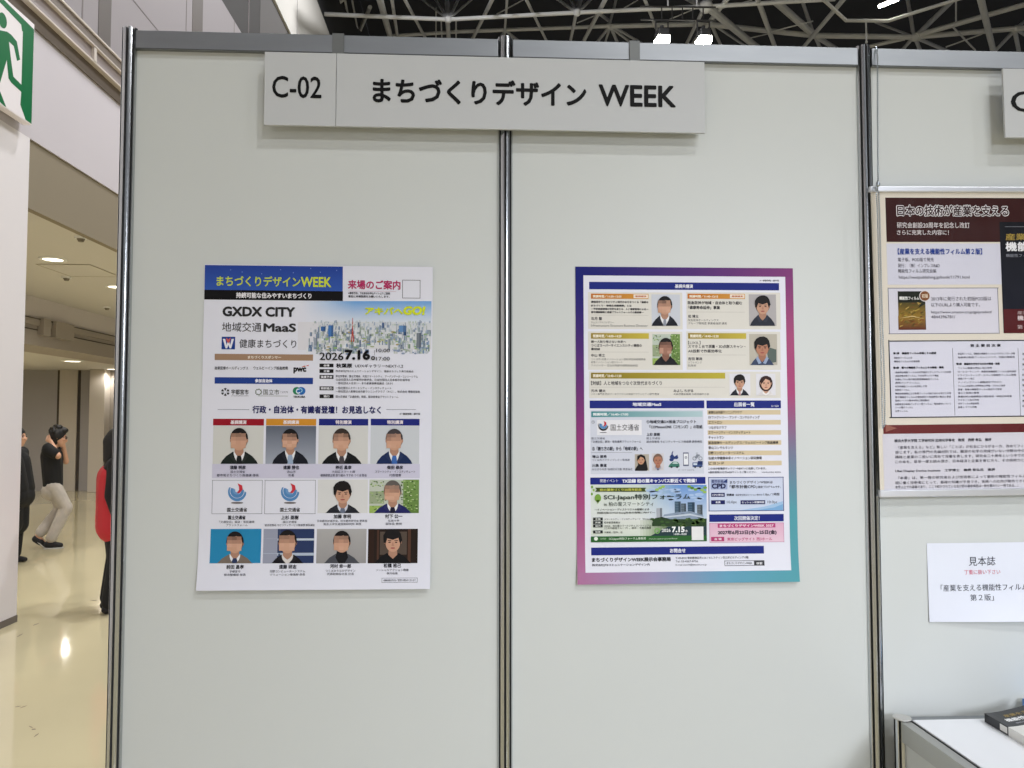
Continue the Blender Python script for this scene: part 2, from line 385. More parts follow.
q.poly([(-40, 150), (0, 172), (40, 180), (62, 196), (95, 235), (105, 290), (114, 340), (96, 346), (78, 262), (50, 236), (62, 335), (75, 435), (130, 490), (140, 520), (142, 545), (118, 520), (62, 468), (48, 445), (38, 340), (0, 470), (-40, 500), (-70, 590), (-90, 570), (-70, 470), (-30, 420), (-20, 330), (-25, 215), (-75, 240), (-110, 170), (-95, 155), (-65, 205)], 0.0008)
q.poly([(0, 520), (35, 610), (22, 602), (0, 580), (-25, 545), (-30, 500)], 0.0008)
q.mb.build('running_figure', GREEN, t)

# ------------------------------------------------------------------ roof truss (tubes between measured nodes, lower and upper layer)
truss = tag(empty('roof_truss', (6, 20, 12)), 'pale grey steel space frame under the dark hall roof', 'roof truss')
ZL, ZU = 12.0, 13.6
def bar(name, u0, v0, z0, u1, v1, z1, wpx, ext0=0.0, ext1=0.0):
    a = hit_z(u0, v0, z0); b = hit_z(u1, v1, z1); d = b-a
    a2 = a-d*ext0; b2 = b+d*ext1
    depth = ((a+b)/2-CAM).length; r = max(0.012, wpx*depth/FPX/2)
    m = MB(); m.tube(a2-truss.location, b2-truss.location, r, n=10); return m.build(name, M_STEEL, truss, smooth=False)
nodes = [(448, 19.5), (577, 12.5), (706, 6.5)]
chain = [(200, 6), (322, 14), (448, 19.5), (577, 12.5), (706, 6.5), (835, -1)]
for (a, b), (c, d) in zip(chain, chain[1:]): bar('chord', a, b, ZL, c, d, ZL, 3.6)
for a, b, r in ((448, 19.5, .10), (577, 12.5, .10), (706, 6.5, .17)):
    m = MB(); m.ball(hit_z(a, b, ZL)-truss.location, r, 14, 10); m.build('node', M_STEEL, truss, smooth=True)
W = lambda u0, v0, u1, v1, wp, z0=ZL, z1=ZU, e0=0, e1=0.25: bar('web_tube', u0, v0, z0, u1, v1, z1, wp, e0, e1)
for a in ((448, 19, 447, 0, 4.2), (447, 18, 436, 0, 2.6), (449, 18, 458, 0, 2.8), (446, 18, 424, 1, 1.8), (450, 18, 471, 0, 2),
          (577, 12, 580.5, 0, 4), (576, 12, 559, 0, 3), (577, 12, 571, 0, 2.4), (578, 12, 590, 0, 3),
          (705, 6, 690, -1, 6), (707, 6, 712, -2, 3)): W(*a, e1=1.2)
for a in ((447.5, 20, 449, 44, 3.8), (576, 14, 569, 48, 2.8), (704, 8, 684, 49, 3), (708, 7, 760, 50, 6)): W(*a)
for a in ((492, 0, 470, 44, 3.2), (526, -1, 549, 46, 2.6), (605, 0, 581, 46, 3.6), (645, 0, 660, 38, 2.8), (727, -1, 688, 50, 4), (758, 0, 776, 50, 4),
          (843, 0, 801, 50, 3.6), (981, 0, 994, 54, 4.6), (405, 0, 427, 41, 2.8), (392, 0, 398, 40, 2.8), (380, 0, 391, 40, 5.5), (507, 0, 504.5, 34, 2.2)):
    W(*a, z0=ZL, z1=ZU, e0=0.5, e1=0.1)
B = lambda *a: bar('chord', a[0], a[1], ZU, a[2], a[3], ZU, a[4])
for a in ((390, 36, 462, 31.5, 3), (462, 31.5, 609, 26.2, 3.2), (609, 26.2, 705, 24, 4), (705, 24, 813, 35.5, 4.4), (813, 35.5, 915, 37, 4.4), (915, 37, 1016, 28.5, 4), (1016, 28.5, 1110, 24, 4),
          (920, 34.5, 1040, 0, 4), (813, 34, 774, 0, 6), (322, 14, 343, -3, 6), (905, 38.5, 862, 48, 3)): B(*a)
for a, b, r in ((609, 26.2, .10), (813, 35.2, .11), (915, 37, .14), (1016, 28.5, .10)):
    m = MB(); m.ball(hit_z(a, b, ZU)-truss.location, r, 14, 10); m.build('node', M_STEEL, truss, smooth=True)
U = lambda u0, v0, u1, v1, wp, e1=0.15: bar('web_tube', u0, v0, ZU, u1, v1, ZU+1.2, wp, 0, e1)
for a in ((609, 26, 616, 0, 2.6, .3), (609, 27, 594, 46, 2.8), (610, 27, 604, 46, 2), (611, 28, 619, 46, 2.8), (612, 28, 634, 45, 2.4), (614, 27, 646, 46, 2.4),
          (711, 24, 722, 48, 2.8), (717, 27, 748, 48, 2), (813, 33, 802, 0, 3, .3), (815, 36, 821, 50, 3), (817, 37, 838, 50, 4),
          (914, 36, 909, 8, 3, .3), (917, 35, 953, 0, 4, .3), (912, 39, 902, 50, 2.8), (916, 40, 920, 50, 3), (919, 39, 945, 50, 2.8), (912, 36, 880, 24, 2),
          (1014, 31, 994, 52, 2.8), (1015, 32, 1019, 52, 3), (1016, 28, 1024, 22, 2.6), (1016, 29, 1030, 38, 2.6), (600, 14, 609, 21, 3), (505, 30, 520, 42, 2.4), (506, 30, 497, 42, 2.4),
          (370, 7, 360, 30, 3.4), (345, 0, 352, 38, 2), (330, 20, 336, 40, 2), (352, 0, 359, 36, 1.6)): U(*a)
for a in ((523, 0, 497, 14, 1.1), (668, 20, 697, 8, 1.0), (723, 8, 752, 0, 1.0), (770, 32, 813, 21, 1.2), (750, 38, 772, 33, 1.0), (577, 23, 594, 16, 1.0), (624, 8, 638, 0, 1.0),
          (436, 8, 436, 40, 1.0), (441, 18, 442, 40, 1.2), (456, 18, 456, 40, 1.4), (956, 0, 956, 21, 1.3), (952, 26, 975, 50, 1.4), (946, 47, 982, 34, 1.2)):
    bar('tie_rod', a[0], a[1], ZL+0.8, a[2], a[3], ZL+1.2, a[4])

# pipe under the truss
pp = tag(empty('ceiling_pipe', hit_z(870, 21, 11.8)), 'bent grey pipe running below the truss above the right aluminium post', 'pipe')
m = MB(); pts = [hit_z(a, b, 11.8)-pp.location for a, b in ((815, -8), (824, 0), (846, 20.5), (888, 21), (955, 0), (990, -10))]
for a, b in zip(pts, pts[1:]): m.tube(a, b, 0.042, n=10)
for a in pts[1:-1]: m.ball(a, 0.043, 10, 8)
m.build('pipe_run', M_STEEL, pp)
for u in (866,):
    a = hit_z(u, 21, 11.8); m = MB(); m.tube(a-pp.location, a-pp.location-Vector((0, 0, .55)), 0.02); m.ball(a-pp.location-Vector((0, 0, .55)), 0.035, 8, 6); m.build('drop_rod', M_STEEL, pp)

# hall floodlights on a hanging gantry
def hall_lamp(u, v, z, label):
    p = hit_z(u, v, z); t = tag(empty('hall_lamp', p, 0.1), label, 'hall lamp', 'bright hall lamps above the booth wall')
    m = MB(); m.bbox(-.13, .13, -.16, .16, 0.02, .20, .02); m.tube((0, 0, .2), (0, 0, .32), .05, .04, 12); m.build('housing', M_LAMPB, t)
    m = MB(); m.bbox(-.15, .15, -.17, .17, -.13, .03, .03, 3); m.build('diffuser', M_LAMP, t)
    m = MB()
    for sx in (-.15, .15): m.box(sx-.01, sx+.01, -.02, .02, 0.0, .42)
    m.box(-.16, .16, -.02, .02, .42, .436); m.build('yoke', M_LAMPB, t)
hall_lamp(662, 39, 10.6, 'left one of two glowing floodlights just above the booth rail')
hall_lamp(703.5, 39.5, 10.6, 'right one of two glowing floodlights just above the booth rail')
pa, pb = hit_z(662, 39, 10.6)+Vector((0, 0, .44)), hit_z(703.5, 39.5, 10.6)+Vector((0, 0, .44))
g = tag(empty('lighting_gantry', pa), 'dark hanging lighting gantry holding the two glowing floodlights', 'gantry')
a0 = Vector((0, 0, .018)); a1 = pb-pa+Vector((0, 0, .018)); ax = (a1-a0).normalized()
for dz, nm in ((0, 'lower_rail'), (.32, 'upper_rail')):
    m = MB(); m.tube(a0-ax*.5+Vector((0, 0, dz)), a1+ax*.3+Vector((0, 0, dz)), .022); m.build(nm, M_LAMPB, g)
for k in range(5):
    c = a0.lerp(a1, k/4); m = MB(); m.tube(c, c+Vector((0, 0, .32)), .015); m.build('strut', M_LAMPB, g)
for k in (0.15, .85):
    c = a0.lerp(a1, k); m = MB(); m.tube(c+Vector((0, 0, .32)), c+Vector((0, 0, 1.9)), .02); m.build('hanger', M_STEEL, g)
a, b = hit_z(879, 6.5, 12.2), hit_z(898, -1, 12.2)
t = tag(empty('strip_lamp', a), 'slim glowing strip lamp beside the bent pipe at the photo top edge', 'lamp')
m = MB(); m.tube((0, 0, 0), b-a, .045, n=12); m.build('tube', M_LAMP, t)
m = MB(); d = (b-a); m.tube(Vector((0, 0, .07)), d+Vector((0, 0, .07)), .05, n=8); m.build('housing', M_LAMPB, t)

# ------------------------------------------------------------------ exhibition booth wall
BAY = 0.99; TOP = 2.70
def post_profile(R=0.020, gw=0.0030, cx=0.0, cy=0.0):
    """octagonal post with a T slot at every 45 degrees"""
    pts = []
    for k in range(8):
        a = PI/8 + k*PI/4; h = PI/8 - math.asin(gw/R)
        for j in range(5):
            t = a - h + 2*h*j/4
            pts.append((cx+R*math.cos(t), cy+R*math.sin(t)))
        g = a + PI/8; ex = Vector((math.cos(g), math.sin(g))); ey = Vector((-ex.y, ex.x))
        for d, w in ((0.0180, -gw), (0.0172, -0.0052), (0.0095, -0.0026), (0.0095, 0.0026), (0.0172, 0.0052), (0.0180, gw)):
            q = ex*d + ey*w; pts.append((cx+q.x, cy+q.y))
    return pts
def build_post(cx, cy, z0, z1, name, parent):
    """extruded post; the inside of every slot is coloured dark for the shade in it"""
    prof = post_profile(cx=cx, cy=cy); m = MB().prism(prof, z0, z1); n = len(prof)
    r = [math.hypot(x-cx, y-cy) for x, y in prof]
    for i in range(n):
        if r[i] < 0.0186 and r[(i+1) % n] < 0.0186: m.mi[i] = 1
    return m.build(name, [M_ALU, mat('dark_slot_shade', (76, 77, 79), 0.6)], parent)  # second material paints the slot shade onto the inner faces
posts = (('leftmost grooved aluminium post, at the free end of the booth wall', 0.0),
         ('grooved aluminium post between the two white bays, behind the long name board', BAY),
         ('grooved aluminium post beside the hanging ball chain', 2*BAY),
         ('grooved aluminium post at the far end of the wall, past the hanging poster', 3*BAY))
for lb, x in posts:
    t = tag(empty('aluminium_post', (x, 0.002, 0)), lb, 'post', 'posts of the booth wall')
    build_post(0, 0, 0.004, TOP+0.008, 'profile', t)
    m = MB(); m.tube((0, 0, 0), (0, 0, 0.004), 0.03, n=20); m.build('foot_plate', M_ALU_DARK, t)
panels = ('white wall panel of the left bay, behind the A1 poster with the blue title',
          'white wall panel of the middle bay, behind the poster with a purple border',
          'white wall panel of the right bay, behind the hanging poster and the paper notice')
rails = ('brushed aluminium top rail over the left bay', 'brushed aluminium top rail over the middle bay', 'brushed aluminium top rail over the right bay')
rails2 = ('aluminium floor rail under the left bay', 'aluminium floor rail under the middle bay', 'aluminium floor rail under the right bay')
for k in range(3):
    x0 = k*BAY
    o = MB().bbox(-(BAY/2-0.0135), BAY/2-0.0135, 0, 0.004, 0, TOP-0.052, 0.0008, 1).build('wall_board', M_PANEL)
    o.name = 'partition_board'; o.location = (x0+BAY/2, 0, 0.025)
    tag(o, panels[k], 'wall panel', 'boards of the booth wall', kind='thing')
    for lbs, za, zb, nm in ((rails, TOP-0.050, TOP, 'top_rail'), (rails2, 0.0, 0.05, 'floor_rail')):
        t = tag(empty(nm, (x0+BAY/2, 0.002, za)), lbs[k], 'rail', nm.replace('_', ' ')+'s of the booth wall')
        h = zb-za; X = BAY/2-0.0195
        MB().bbox(-X, X, -0.014, 0.014, 0.0, h, 0.0015, 2).build('profile', M_RAIL, t)
        lip = MB(); z = 0.0004 if nm == 'top_rail' else h-0.0024
        lip.box(-X, X, -0.0152, -0.0135, z, z+0.002); lip.build('groove_line', mat('groove_shadow_gap', (92, 94, 94), 0.5, metal=0.8), t)

# ------------------------------------------------------------------ name boards hung from the rail
YS = -0.034
a = hit_y(264.7, 51.6, YS); b = hit_y(705.3, 133.6, YS); seam = hit_y(336, 95, YS).x
zt, zb = a.z, (hit_y(264.5, 124.6, YS).z + b.z)/2
t = tag(empty('name_board', (a.x, YS, zb)), 'long white name board with black lettering C-02, hung across the middle post', 'sign board')
sh = Sheet(YS, (a.x, YS, zb))
n1 = MB().bbox(0, seam-a.x-0.0006, 0, 0.007, 0, zt-zb, 0.0008, 1).build('number_plate', M_SIGN, t)
Print('lettering', n1, sh).text('C-02', 272.2, 76.2, 321.6, 98.2, (14, 14, 15), 0.012).done('black booth number')
n2 = MB().bbox(seam-a.x+0.0006, b.x-a.x, 0, 0.007, 0, zt-zb, 0.0008, 1).build('name_plate', M_SIGN, t)
Print('lettering', n2, sh).text('まちづくりデザイン', 372.6, 79.6, 586.5, 105.2, (12, 12, 13), 0.03).text('WEEK', 598.5, 85.2, 675.8, 107.0, (12, 12, 13), 0.026).done('black booth name')
for u0, u1 in ((332, 343.6), (629.8, 640.2)):
    x0 = hit_y(u0, 42, -0.02).x-a.x; x1 = hit_y(u1, 42, -0.02).x-a.x; m = MB()
    y0 = -YS; top = TOP-zb
    m.box(x0, x1, y0-0.016, y0-0.0145, -0.0+(zt-zb)*0.55, top+0.004)   # down the front of the rail
    m.box(x0, x1, y0-0.016, y0+0.020, top+0.0025, top+0.004)           # over the top
    m.box(x0, x1, y0+0.0185, y0+0.020, top-0.03, top+0.004)            # behind it
    m.box(x0, x1, 0.007, y0-0.0145, (zt-zb)*0.55, (zt-zb)*0.62)         # arm to the board
    m.build('hanger_hook', M_ALU_DARK, t)
YC = -0.044
a = hit_y(1003.5, 68.5, YC); c = hit_y(1006, 137.5, YC)
t = tag(empty('booth_number_board', (a.x, YC, c.z)), 'white board at the photo right edge showing a single black letter C', 'sign board')
sh = Sheet(YC, (a.x, YC, c.z), rot=0.012)
mb = MB().bbox(0, 0.95, 0, 0.007, 0, a.z-c.z, 0.0008, 1); o = mb.build('plate', M_SIGN, t); o.rotation_euler = (0.0, -0.012, 0)
Print('lettering', t, sh).text('C', 1010.6, 91, 1036, 112.4, (14, 14, 15), 0.008).done('black letter')
for xx in (0.12, 0.8):
    m = MB(); m.box(xx, xx+.03, -YC-0.0165, -YC-0.015, .1, TOP-c.z+0.004); m.box(xx, xx+.03, -YC-0.0165, -YC+.02, TOP-c.z+.0025, TOP-c.z+.004); m.box(xx, xx+.03, .007, -YC-.015, .1, .115)
    m.build('hanger_hook', M_ALU_DARK, t)

def mix3(a, b, t): return tuple(int(a[i]+(b[i]-a[i])*t) for i in range(3))
# ------------------------------------------------------------------ hanging poster in aluminium snap rails
YP = -0.030
o0 = hit_y(880.3, 493, YP); tl = hit_y(880.3, 188, YP)
hp = tag(empty('hanging_poster', (o0.x, YP, o0.z)), 'cream and dark red book poster in clear film, hung beside the right post', 'poster')
hs = Sheet(YP, o0, rot=0.011)
HW = 0.60; HH = tl.z-o0.z
def hrot(o): o.rotation_euler = (0, -0.011, 0); return o
hrot(MB().box(0, HW, 0, 0.0008, 0, HH).build('paper', mat('cream_poster_paper', (222, 214, 200), 0.6), hp))
for nm, za, zb in (('top_clamp_rail', HH-0.012, HH+0.004), ('bottom_clamp_rail', -0.012, 0.008)):
    hrot(MB().bbox(-0.004, HW+0.004, -0.006, 0.007, za, zb, 0.003, 3).build(nm, mat('white_aluminium_clamp', (222, 224, 230), 0.3, metal=0.7), hp))
R2 = 1102
p = Print('title_block', hp, hs); p.rect(885.9, 198, R2, 242, (54, 17, 15)); o = p.done('dark red block')
p = Print('lettering', o, hs, 2)
p.text('日本の技術が産業を支える', 896.2, 204.6, 1009, 216.8, (238, 236, 238), 0.085, 0).text('日本の技術が産業を支える', 896.9, 205.3, 1008.3, 216.1, (44, 14, 16), 0.026, 1)
p.text('研究会創設20周年を記念し改訂', 896.7, 222.3, 969.4, 228.2, (226, 220, 222), 0.008).text('さらに充実した内容に！', 896.7, 229.9, 948.6, 235, (226, 220, 222), 0.008); p.done('white lettering')
p = Print('information_card', hp, hs); p.rect(887, 243.5, 1003, 284.6, (212, 212, 226)); o = p.done('pale lavender card')
p = Print('lettering', o, hs, 2); BL = (38, 66, 150); DK = (70, 68, 84)
p.text('【産業を支える機能性フィルム第２版】', 897.5, 248.4, 982, 254.6, BL, 0.03)
p.text('電子版、POD版で発売', 897.8, 257.7, 933.5, 261.6, DK).text('発行：（株）インプレスR&D', 897.8, 263.6, 939.4, 267.6, DK).text('機能性フィルム研究会編', 897.8, 269, 936, 273, DK).text('https://nextpublishing.jp/book/11791.html', 898.8, 275.7, 969.4, 279.6, DK); p.done()
p = Print('order_card', hp, hs); p.rect(888.4, 287.8, 998.6, 333.8, (216, 214, 226)).frame(888.4, 287.8, 998.6, 333.8, 0.6, (110, 110, 128), 1); o = p.done('outlined card')
p = Print('book_cover_picture', o, hs, 2); p.rect(898.2, 291.3, 925.4, 329.8, (30, 34, 24)); random.seed(3)
p.rect(898.2, 302.5, 925.4, 316, (74, 66, 30), 1, bottom=(150, 118, 44)).rect(898.2, 316, 925.4, 329.8, (150, 118, 44), 1, bottom=(96, 44, 34))
for k in range(70):
    u = random.uniform(899, 921); v = random.uniform(302, 327); L_ = random.uniform(2, 5.5); g = random.random(); a_ = random.uniform(-1.1, .2)
    du, dv = L_*math.cos(a_), L_*math.sin(a_)*.8; u2 = min(925, u+du); v2 = max(303, min(329, v+dv)); wd = .3+.5*g
    cc = mix3(random.choice([(190, 168, 70), (120, 84, 36), (206, 176, 96), (88, 92, 40), (124, 48, 30), (60, 58, 28)]), (150, 118, 50), .3)
    p.poly([(u, v), (u2, v2), (u2, min(329.5, v2+wd)), (u, min(329.5, v+wd*1.6))], cc, 2)
p.poly([(915, 312), (921.6, 302.6), (925.2, 302.6), (925.2, 304), (918, 308)], (34, 36, 22), 3).poly([(899, 318.4), (912, 315.8), (924.4, 319), (912, 316.6)], (222, 196, 140), 3)
p.text('機能性フィルム', 899, 296.4, 919, 300, (240, 240, 236), 0.03, 4); p.done('black and gold cover')
p = Print('seal', o, hs, 4); p.ell(924.6, 296, 5.6, 5.6, (224, 216, 214)); p.ell(924.6, 296, 4.8, 4.8, (128, 78, 44), 1); p.text('初版', 921.4, 294, 927.8, 298, (235, 215, 190), 0.02); p.done('round brown seal')
p = Print('lettering', o, hs, 2)
p.text('2013年に発行された初版POD版は', 931, 296.6, 991, 300.8, DK).text('以下のURLより購入可能です。', 931, 302.8, 979.6, 306.8, DK).text('https://www.amazon.co.jp/gp/product/', 931, 310.6, 992, 314.2, DK).text('4844396781/', 931, 315.4, 955, 318.4, DK); p.done()
p = Print('large_book_picture', hp, hs, 2); p.rect(1001.4, 222, R2-8, 333, (9, 11, 20), bottom=(14, 16, 34)); p.rect(1003.6, 309, R2-8, 333, (82, 18, 22), 1); o = p.done('dark blue and red cover')
p = Print('lettering', o, hs, 5); p.rect(1004.6, 226.6, R2-20, 227.1, (120, 122, 130))
p.text('産業を支える', 1005, 233.6, 1066, 240.4, (164, 140, 66), 0.02).text('機能性フィルム', 1005, 242, 1086, 251.4, (236, 236, 240), 0.03).text('機能性フィルム研究会 編', 1005.6, 254, 1052, 257.2, (150, 152, 164)); p.text('産業を支える', 1017, 311, 1050, 314.4, (200, 180, 180)).text('機能性フィルム', 1017, 315.4, 1060, 320.4, (226, 210, 212), .02).text('第２版', 1017, 325, 1034, 329, (210, 190, 190)); p.done()
p = Print('contents_table', hp, hs); p.rect(889.4, 340, R2-6, 417, (216, 216, 230)).frame(889.4, 340, R2-6, 417, 1.1, (40, 42, 50), 1)
for u in (953.4, 1019): p.rect(u, 348, u+0.4, 415.6, (96, 98, 110), 1)
o = p.done('black outlined table')
p = Print('lettering', o, hs, 2); G = (92, 92, 106); D2 = (44, 44, 54)
def line(p, t, u0, v, u1, h, col, w=0.0, L=2): p.text(t, u0, v-h/2, u1, v+h/2, col, w, L)
for i, ch in enumerate('章主要目次表'[1:] ): pass
line(p, '第 主 要 目 次 章', 970, 345.5, 1000.6, 3, D2, 0.03)
left = [(353.2, 893, 936, '第1章　機能性フィルム市場とその展望', 1), (357.8, 893.8, 912, '機能性フィルムとは', 0), (361.4, 893.8, 919.4, '機能性フィルムの市場規模', 0), (367.6, 893, 943.6, '第2章　種々の機能性フィルムとその製造・開発', 1)]
ltx = ['液晶用位相差フィルムの光学設計とディスプレイへの応用', '液晶用偏光板フィルム、その光学とバリア機能', '有機ELパネル用の高性能保護機能性フィルム', '透明バリアフィルム', '光学用機能フィルムを活用した例', '拡散板フィルム', '機能性接着剤による各種フィルムの貼り合わせ加工と応用', '電子機器用フィルムの機能設計と用途開発の動向と展望', '放熱シートの基本材料と開発動向', '自動車用の新型バッテリー用フィルム・電池部材について', 'ハード電子フィルム', '光学フィルム']
lx1 = [950.6, 938.4, 938.4, 919.4, 926.7, 909, 950.8, 950.8, 929, 950.8, 912.8, 907.6]
for i, s_ in enumerate(ltx): left.append((372.2+i*3.53, 895, lx1[i], s_, 0))
for v, u0, u1, s_, bld in left: line(p, s_, u0, v, u1, 2.3 if bld else 2.0, D2 if bld else G, 0.05 if bld else 0.012)
right = [(353.6, 957.6, 1014.6, '食品用フィルム、容器用の機能性フィルムとそれをとりまく市場', 0), (357.2, 957.6, 1014.6, '包装用の耐熱フィルムとバリア、印刷の機能性', 0), (363.8, 956, 999.6, '第3章　機能性を付与するための製造・技術', 1)]
rtx = ['フィルム製膜の押出し加工技術', 'ロールコーティング・表面改質機能性フィルム塗布技術', 'ドライコーティング・スパッタ機能性フィルム製造', '微細パターン加工', 'ナノインプリント樹脂成形プロセス', 'フィルムの延伸と光学特性の評価・プロセス技術', '接着・粘着の機能性フィルム貼合わせ技術', '塗工と乾燥の基礎', '異種材料の微細構造の成形技術・評価分析装置', 'ラミネート加工技術', '光学フィルム検査技術', '品質トラブル対策']
rx1 = [991.8, 1016, 1016, 974.4, 1001.4, 1005, 1001.6, 978.8, 1011.6, 978.8, 978.8, 976.6]
for i, s_ in enumerate(rtx): right.append((368+i*3.55, 957.8, rx1[i], s_, 0))
for v, u0, u1, s_, bld in right: line(p, s_, u0, v, u1, 2.3 if bld else 2.0, D2 if bld else G, 0.05 if bld else 0.012)
for i, s_ in enumerate(('高機能包装', '水素フィルム', '第4章　応用', 'ディスプレイ', '自動車', '医療', '電池', 'センサー', '食品', '第5章　将来', '研究開発')): line(p, s_, 1022, 354+i*5.2, 1022+len(s_)*2.6, 2.1, G, 0.03 if i in (2, 9) else 0.012)
p.done()
p = Print('dividing_band', hp, hs); p.rect(883.2, 423.8, R2, 432.6, (112, 46, 46), right=(84, 22, 28)); p.poly([(885.6, 424.4), (896.8, 428.2), (885.6, 432)], (150, 96, 84), 1); p.done('dark red band')
p = Print('review_panel', hp, hs); p.rect(883.4, 432.7, R2, 490.5, (212, 210, 220)); o = p.done('pale lavender panel')
p = Print('lettering', o, hs, 2)
line(p, '横浜大学大学院 工学研究科 応用化学専攻　教授　西野 孝弘　推評', 894.2, 440.2, 991.2, 3.2, D2, 0.02)
for i, s_ in enumerate(('『産業を支える』など』新しい「ことば」が社会にひろがる一方、改めてフィルムを切り拓く書籍が本当に必要だと感じ', '感じます。私の専門の先端材料では、膜部の化学の完成がいない分野の中の連携と成長性を広げてきました。素材と', '繊維と産業の二役いに改めて深層を表します。研究会二十周年という中での「新しい改訂」の贈り物は、これまでの', 'この本を、是非一度お読み頂き、日本経済と企業を育む方々、その技術力としてベンチマークを重ねて頂きたいと存')):
    line(p, s_, 895 if i else 898, 446.2+i*4.75, 1092, 3.0, (58, 58, 70), 0.004)
line(p, 'Ukai Display Device Institute　工学博士　鵜飼 育弘氏　推評', 895.2, 470.4, 995, 3.2, D2, 0.02)
for i, s_ in enumerate(('『本書』は、第一線の研究者および技術者によって最新の機能性フィルムに関する技術動向が網羅された一冊で', '現に働く技術者にとって、基礎の知識が平易でき、実務への応用が期待できる。さらに、各章には参考文献が付されて', '本学ぶ上での基礎であり、ここで紹介されている各分野の最新情報は一読を薦めたい一冊である。』')):
    line(p, s_, 895 if i else 898, 476.4+i*4.9, 1092 if i < 2 else 1018, 3.0, (58, 58, 70), 0.004)
p.done()
fm = bpy.data.materials.new('clear_poster_film'); fm.use_nodes = True; nt = fm.node_tree; nt.nodes.clear()
out = nt.nodes.new('ShaderNodeOutputMaterial'); mx = nt.nodes.new('ShaderNodeMixShader'); tr = nt.nodes.new('ShaderNodeBsdfTransparent'); gl = nt.nodes.new('ShaderNodeBsdfGlossy'); fr = nt.nodes.new('ShaderNodeLayerWeight'); pw = nt.nodes.new('ShaderNodeMath'); pw.operation = 'POWER'; pw.inputs[1].default_value = 5.0; ml = nt.nodes.new('ShaderNodeMath'); ml.operation = 'MULTIPLY_ADD'; ml.inputs[1].default_value = 0.7; ml.inputs[2].default_value = 0.045
gl.inputs['Roughness'].default_value = 0.06
tc = nt.nodes.new('ShaderNodeTexCoord'); ns = nt.nodes.new('ShaderNodeTexNoise'); ns.inputs['Scale'].default_value = 5.0; bp = nt.nodes.new('ShaderNodeBump'); bp.inputs['Strength'].default_value = 0.25; bp.inputs['Distance'].default_value = 0.02
nt.links.new(tc.outputs['Object'], ns.inputs['Vector']); nt.links.new(ns.outputs['Fac'], bp.inputs['Height']); nt.links.new(bp.outputs[0], gl.inputs['Normal'])
nt.links.new(fr.outputs['Facing'], pw.inputs[0]); nt.links.new(pw.outputs[0], ml.inputs[0]); nt.links.new(ml.outputs[0], mx.inputs[0]); nt.links.new(tr.outputs[0], mx.inputs[1]); nt.links.new(gl.outputs[0], mx.inputs[2]); nt.links.new(mx.outputs[0], out.inputs[0])
hrot(MB().add([(0.002, -0.0045, 0.006), (HW-.002, -0.0045, 0.006), (HW-.002, -0.0045, HH-.008), (0.002, -0.0045, HH-.008)], [(0, 1, 2, 3)]).build('clear_film', fm, hp))

# ball chain over the rail
pts = [hit_y(876.4, 47.6, -0.004), hit_y(876.8, 50, -0.018), hit_y(877.6, 58, -0.021), hit_y(877.6, 100, -0.022), hit_y(877.8, 150, -0.03), hit_y(878.2, 180, -0.046), hit_y(876.2, 186, -0.047), hit_y(875.6, 190, -0.047), hit_y(878.6, 192, -0.047), hit_y(879.6, 215, -0.047), hit_y(881.6, 300, -0.047), hit_y(884.4, 380, -0.047), hit_y(884.8, 425, -0.047), hit_y(882.6, 428, -0.047), hit_y(881.6, 380, -0.0475), hit_y(877.6, 215, -0.0475), hit_y(876.4, 193, -0.0475)]
c0 = pts[3]; bc = tag(empty('ball_chain', c0), 'thin metal ball chain looped over the top rail beside the right post', 'chain')
m = MB(); carry = 0.0; step = 0.0058
for a, b in zip(pts, pts[1:]):
    L = (b-a).length; s_ = carry
    while s_ < L: m.ball(a.lerp(b, s_/L)-c0, 0.0026, 8, 5); s_ += step
    carry = s_-L
m.build('beads', mat('chain_steel', (170, 178, 186), 0.28, metal=1.0), bc, smooth=True)
m = MB(); h = hit_y(878, 184, -0.047)-c0; m.ball(h, 0.006, 10, 8, (1, .7, 1.4)); m.tube(h, h+Vector((0, 0.006, -0.02)), 0.0018); m.build('connector', mat('chain_steel', (170, 178, 186), 0.28, metal=1.0), bc, smooth=True)

# ------------------------------------------------------------------ paper notice
YN = -0.0012
no = hit_y(928.9, 621.7, YN); nW, nH = 0.297, hit_y(927, 543.3, YN).z-no.z
def ncurl(x, z):
    b = max(0.0, 1-(z-no.z)/0.10); r = max(0.0, (x-no.x)/nW)
    return 0.003*b*b + 0.016*b*b*r + 0.0012*math.sin(9*(x-no.x)+16*(z-no.z))**2
ns_ = Sheet(YN, no, ncurl, rot=0.004)
m = MB(); N, K = 22, 18
vs_ = [ns_.pt(no.x+nW*i/N, no.z+nH*j/K, 0) for j in range(K+1) for i in range(N+1)]
m.add(vs_, [(j*(N+1)+i, j*(N+1)+i+1, (j+1)*(N+1)+i+1, (j+1)*(N+1)+i) for j in range(K) for i in range(N)])
nt_ = m.build('paper_notice', mat('copy_paper', (224, 228, 240), 0.6), smooth=True); nt_.location = no
tag(nt_, 'white paper notice with black and red print, taped above the counter', 'notice')
p = Print('lettering', nt_, ns_, 1)
p.text('見本誌', 968.6, 556.4, 995, 565.6, (48, 52, 66), -0.008).text('「産業を支える機能性フィルム', 940.4, 584, 1027, 590.6, (52, 56, 68), -0.006).text('第２版」', 969.6, 594, 993, 600.4, (52, 56, 68), -0.006); p.done('dark print')
p = Print('red_lettering', nt_, ns_, 1); p.text('丁重に扱い下さい', 964.2, 569.6, 1000, 574.2, (206, 84, 110), -0.004); p.done('red print')

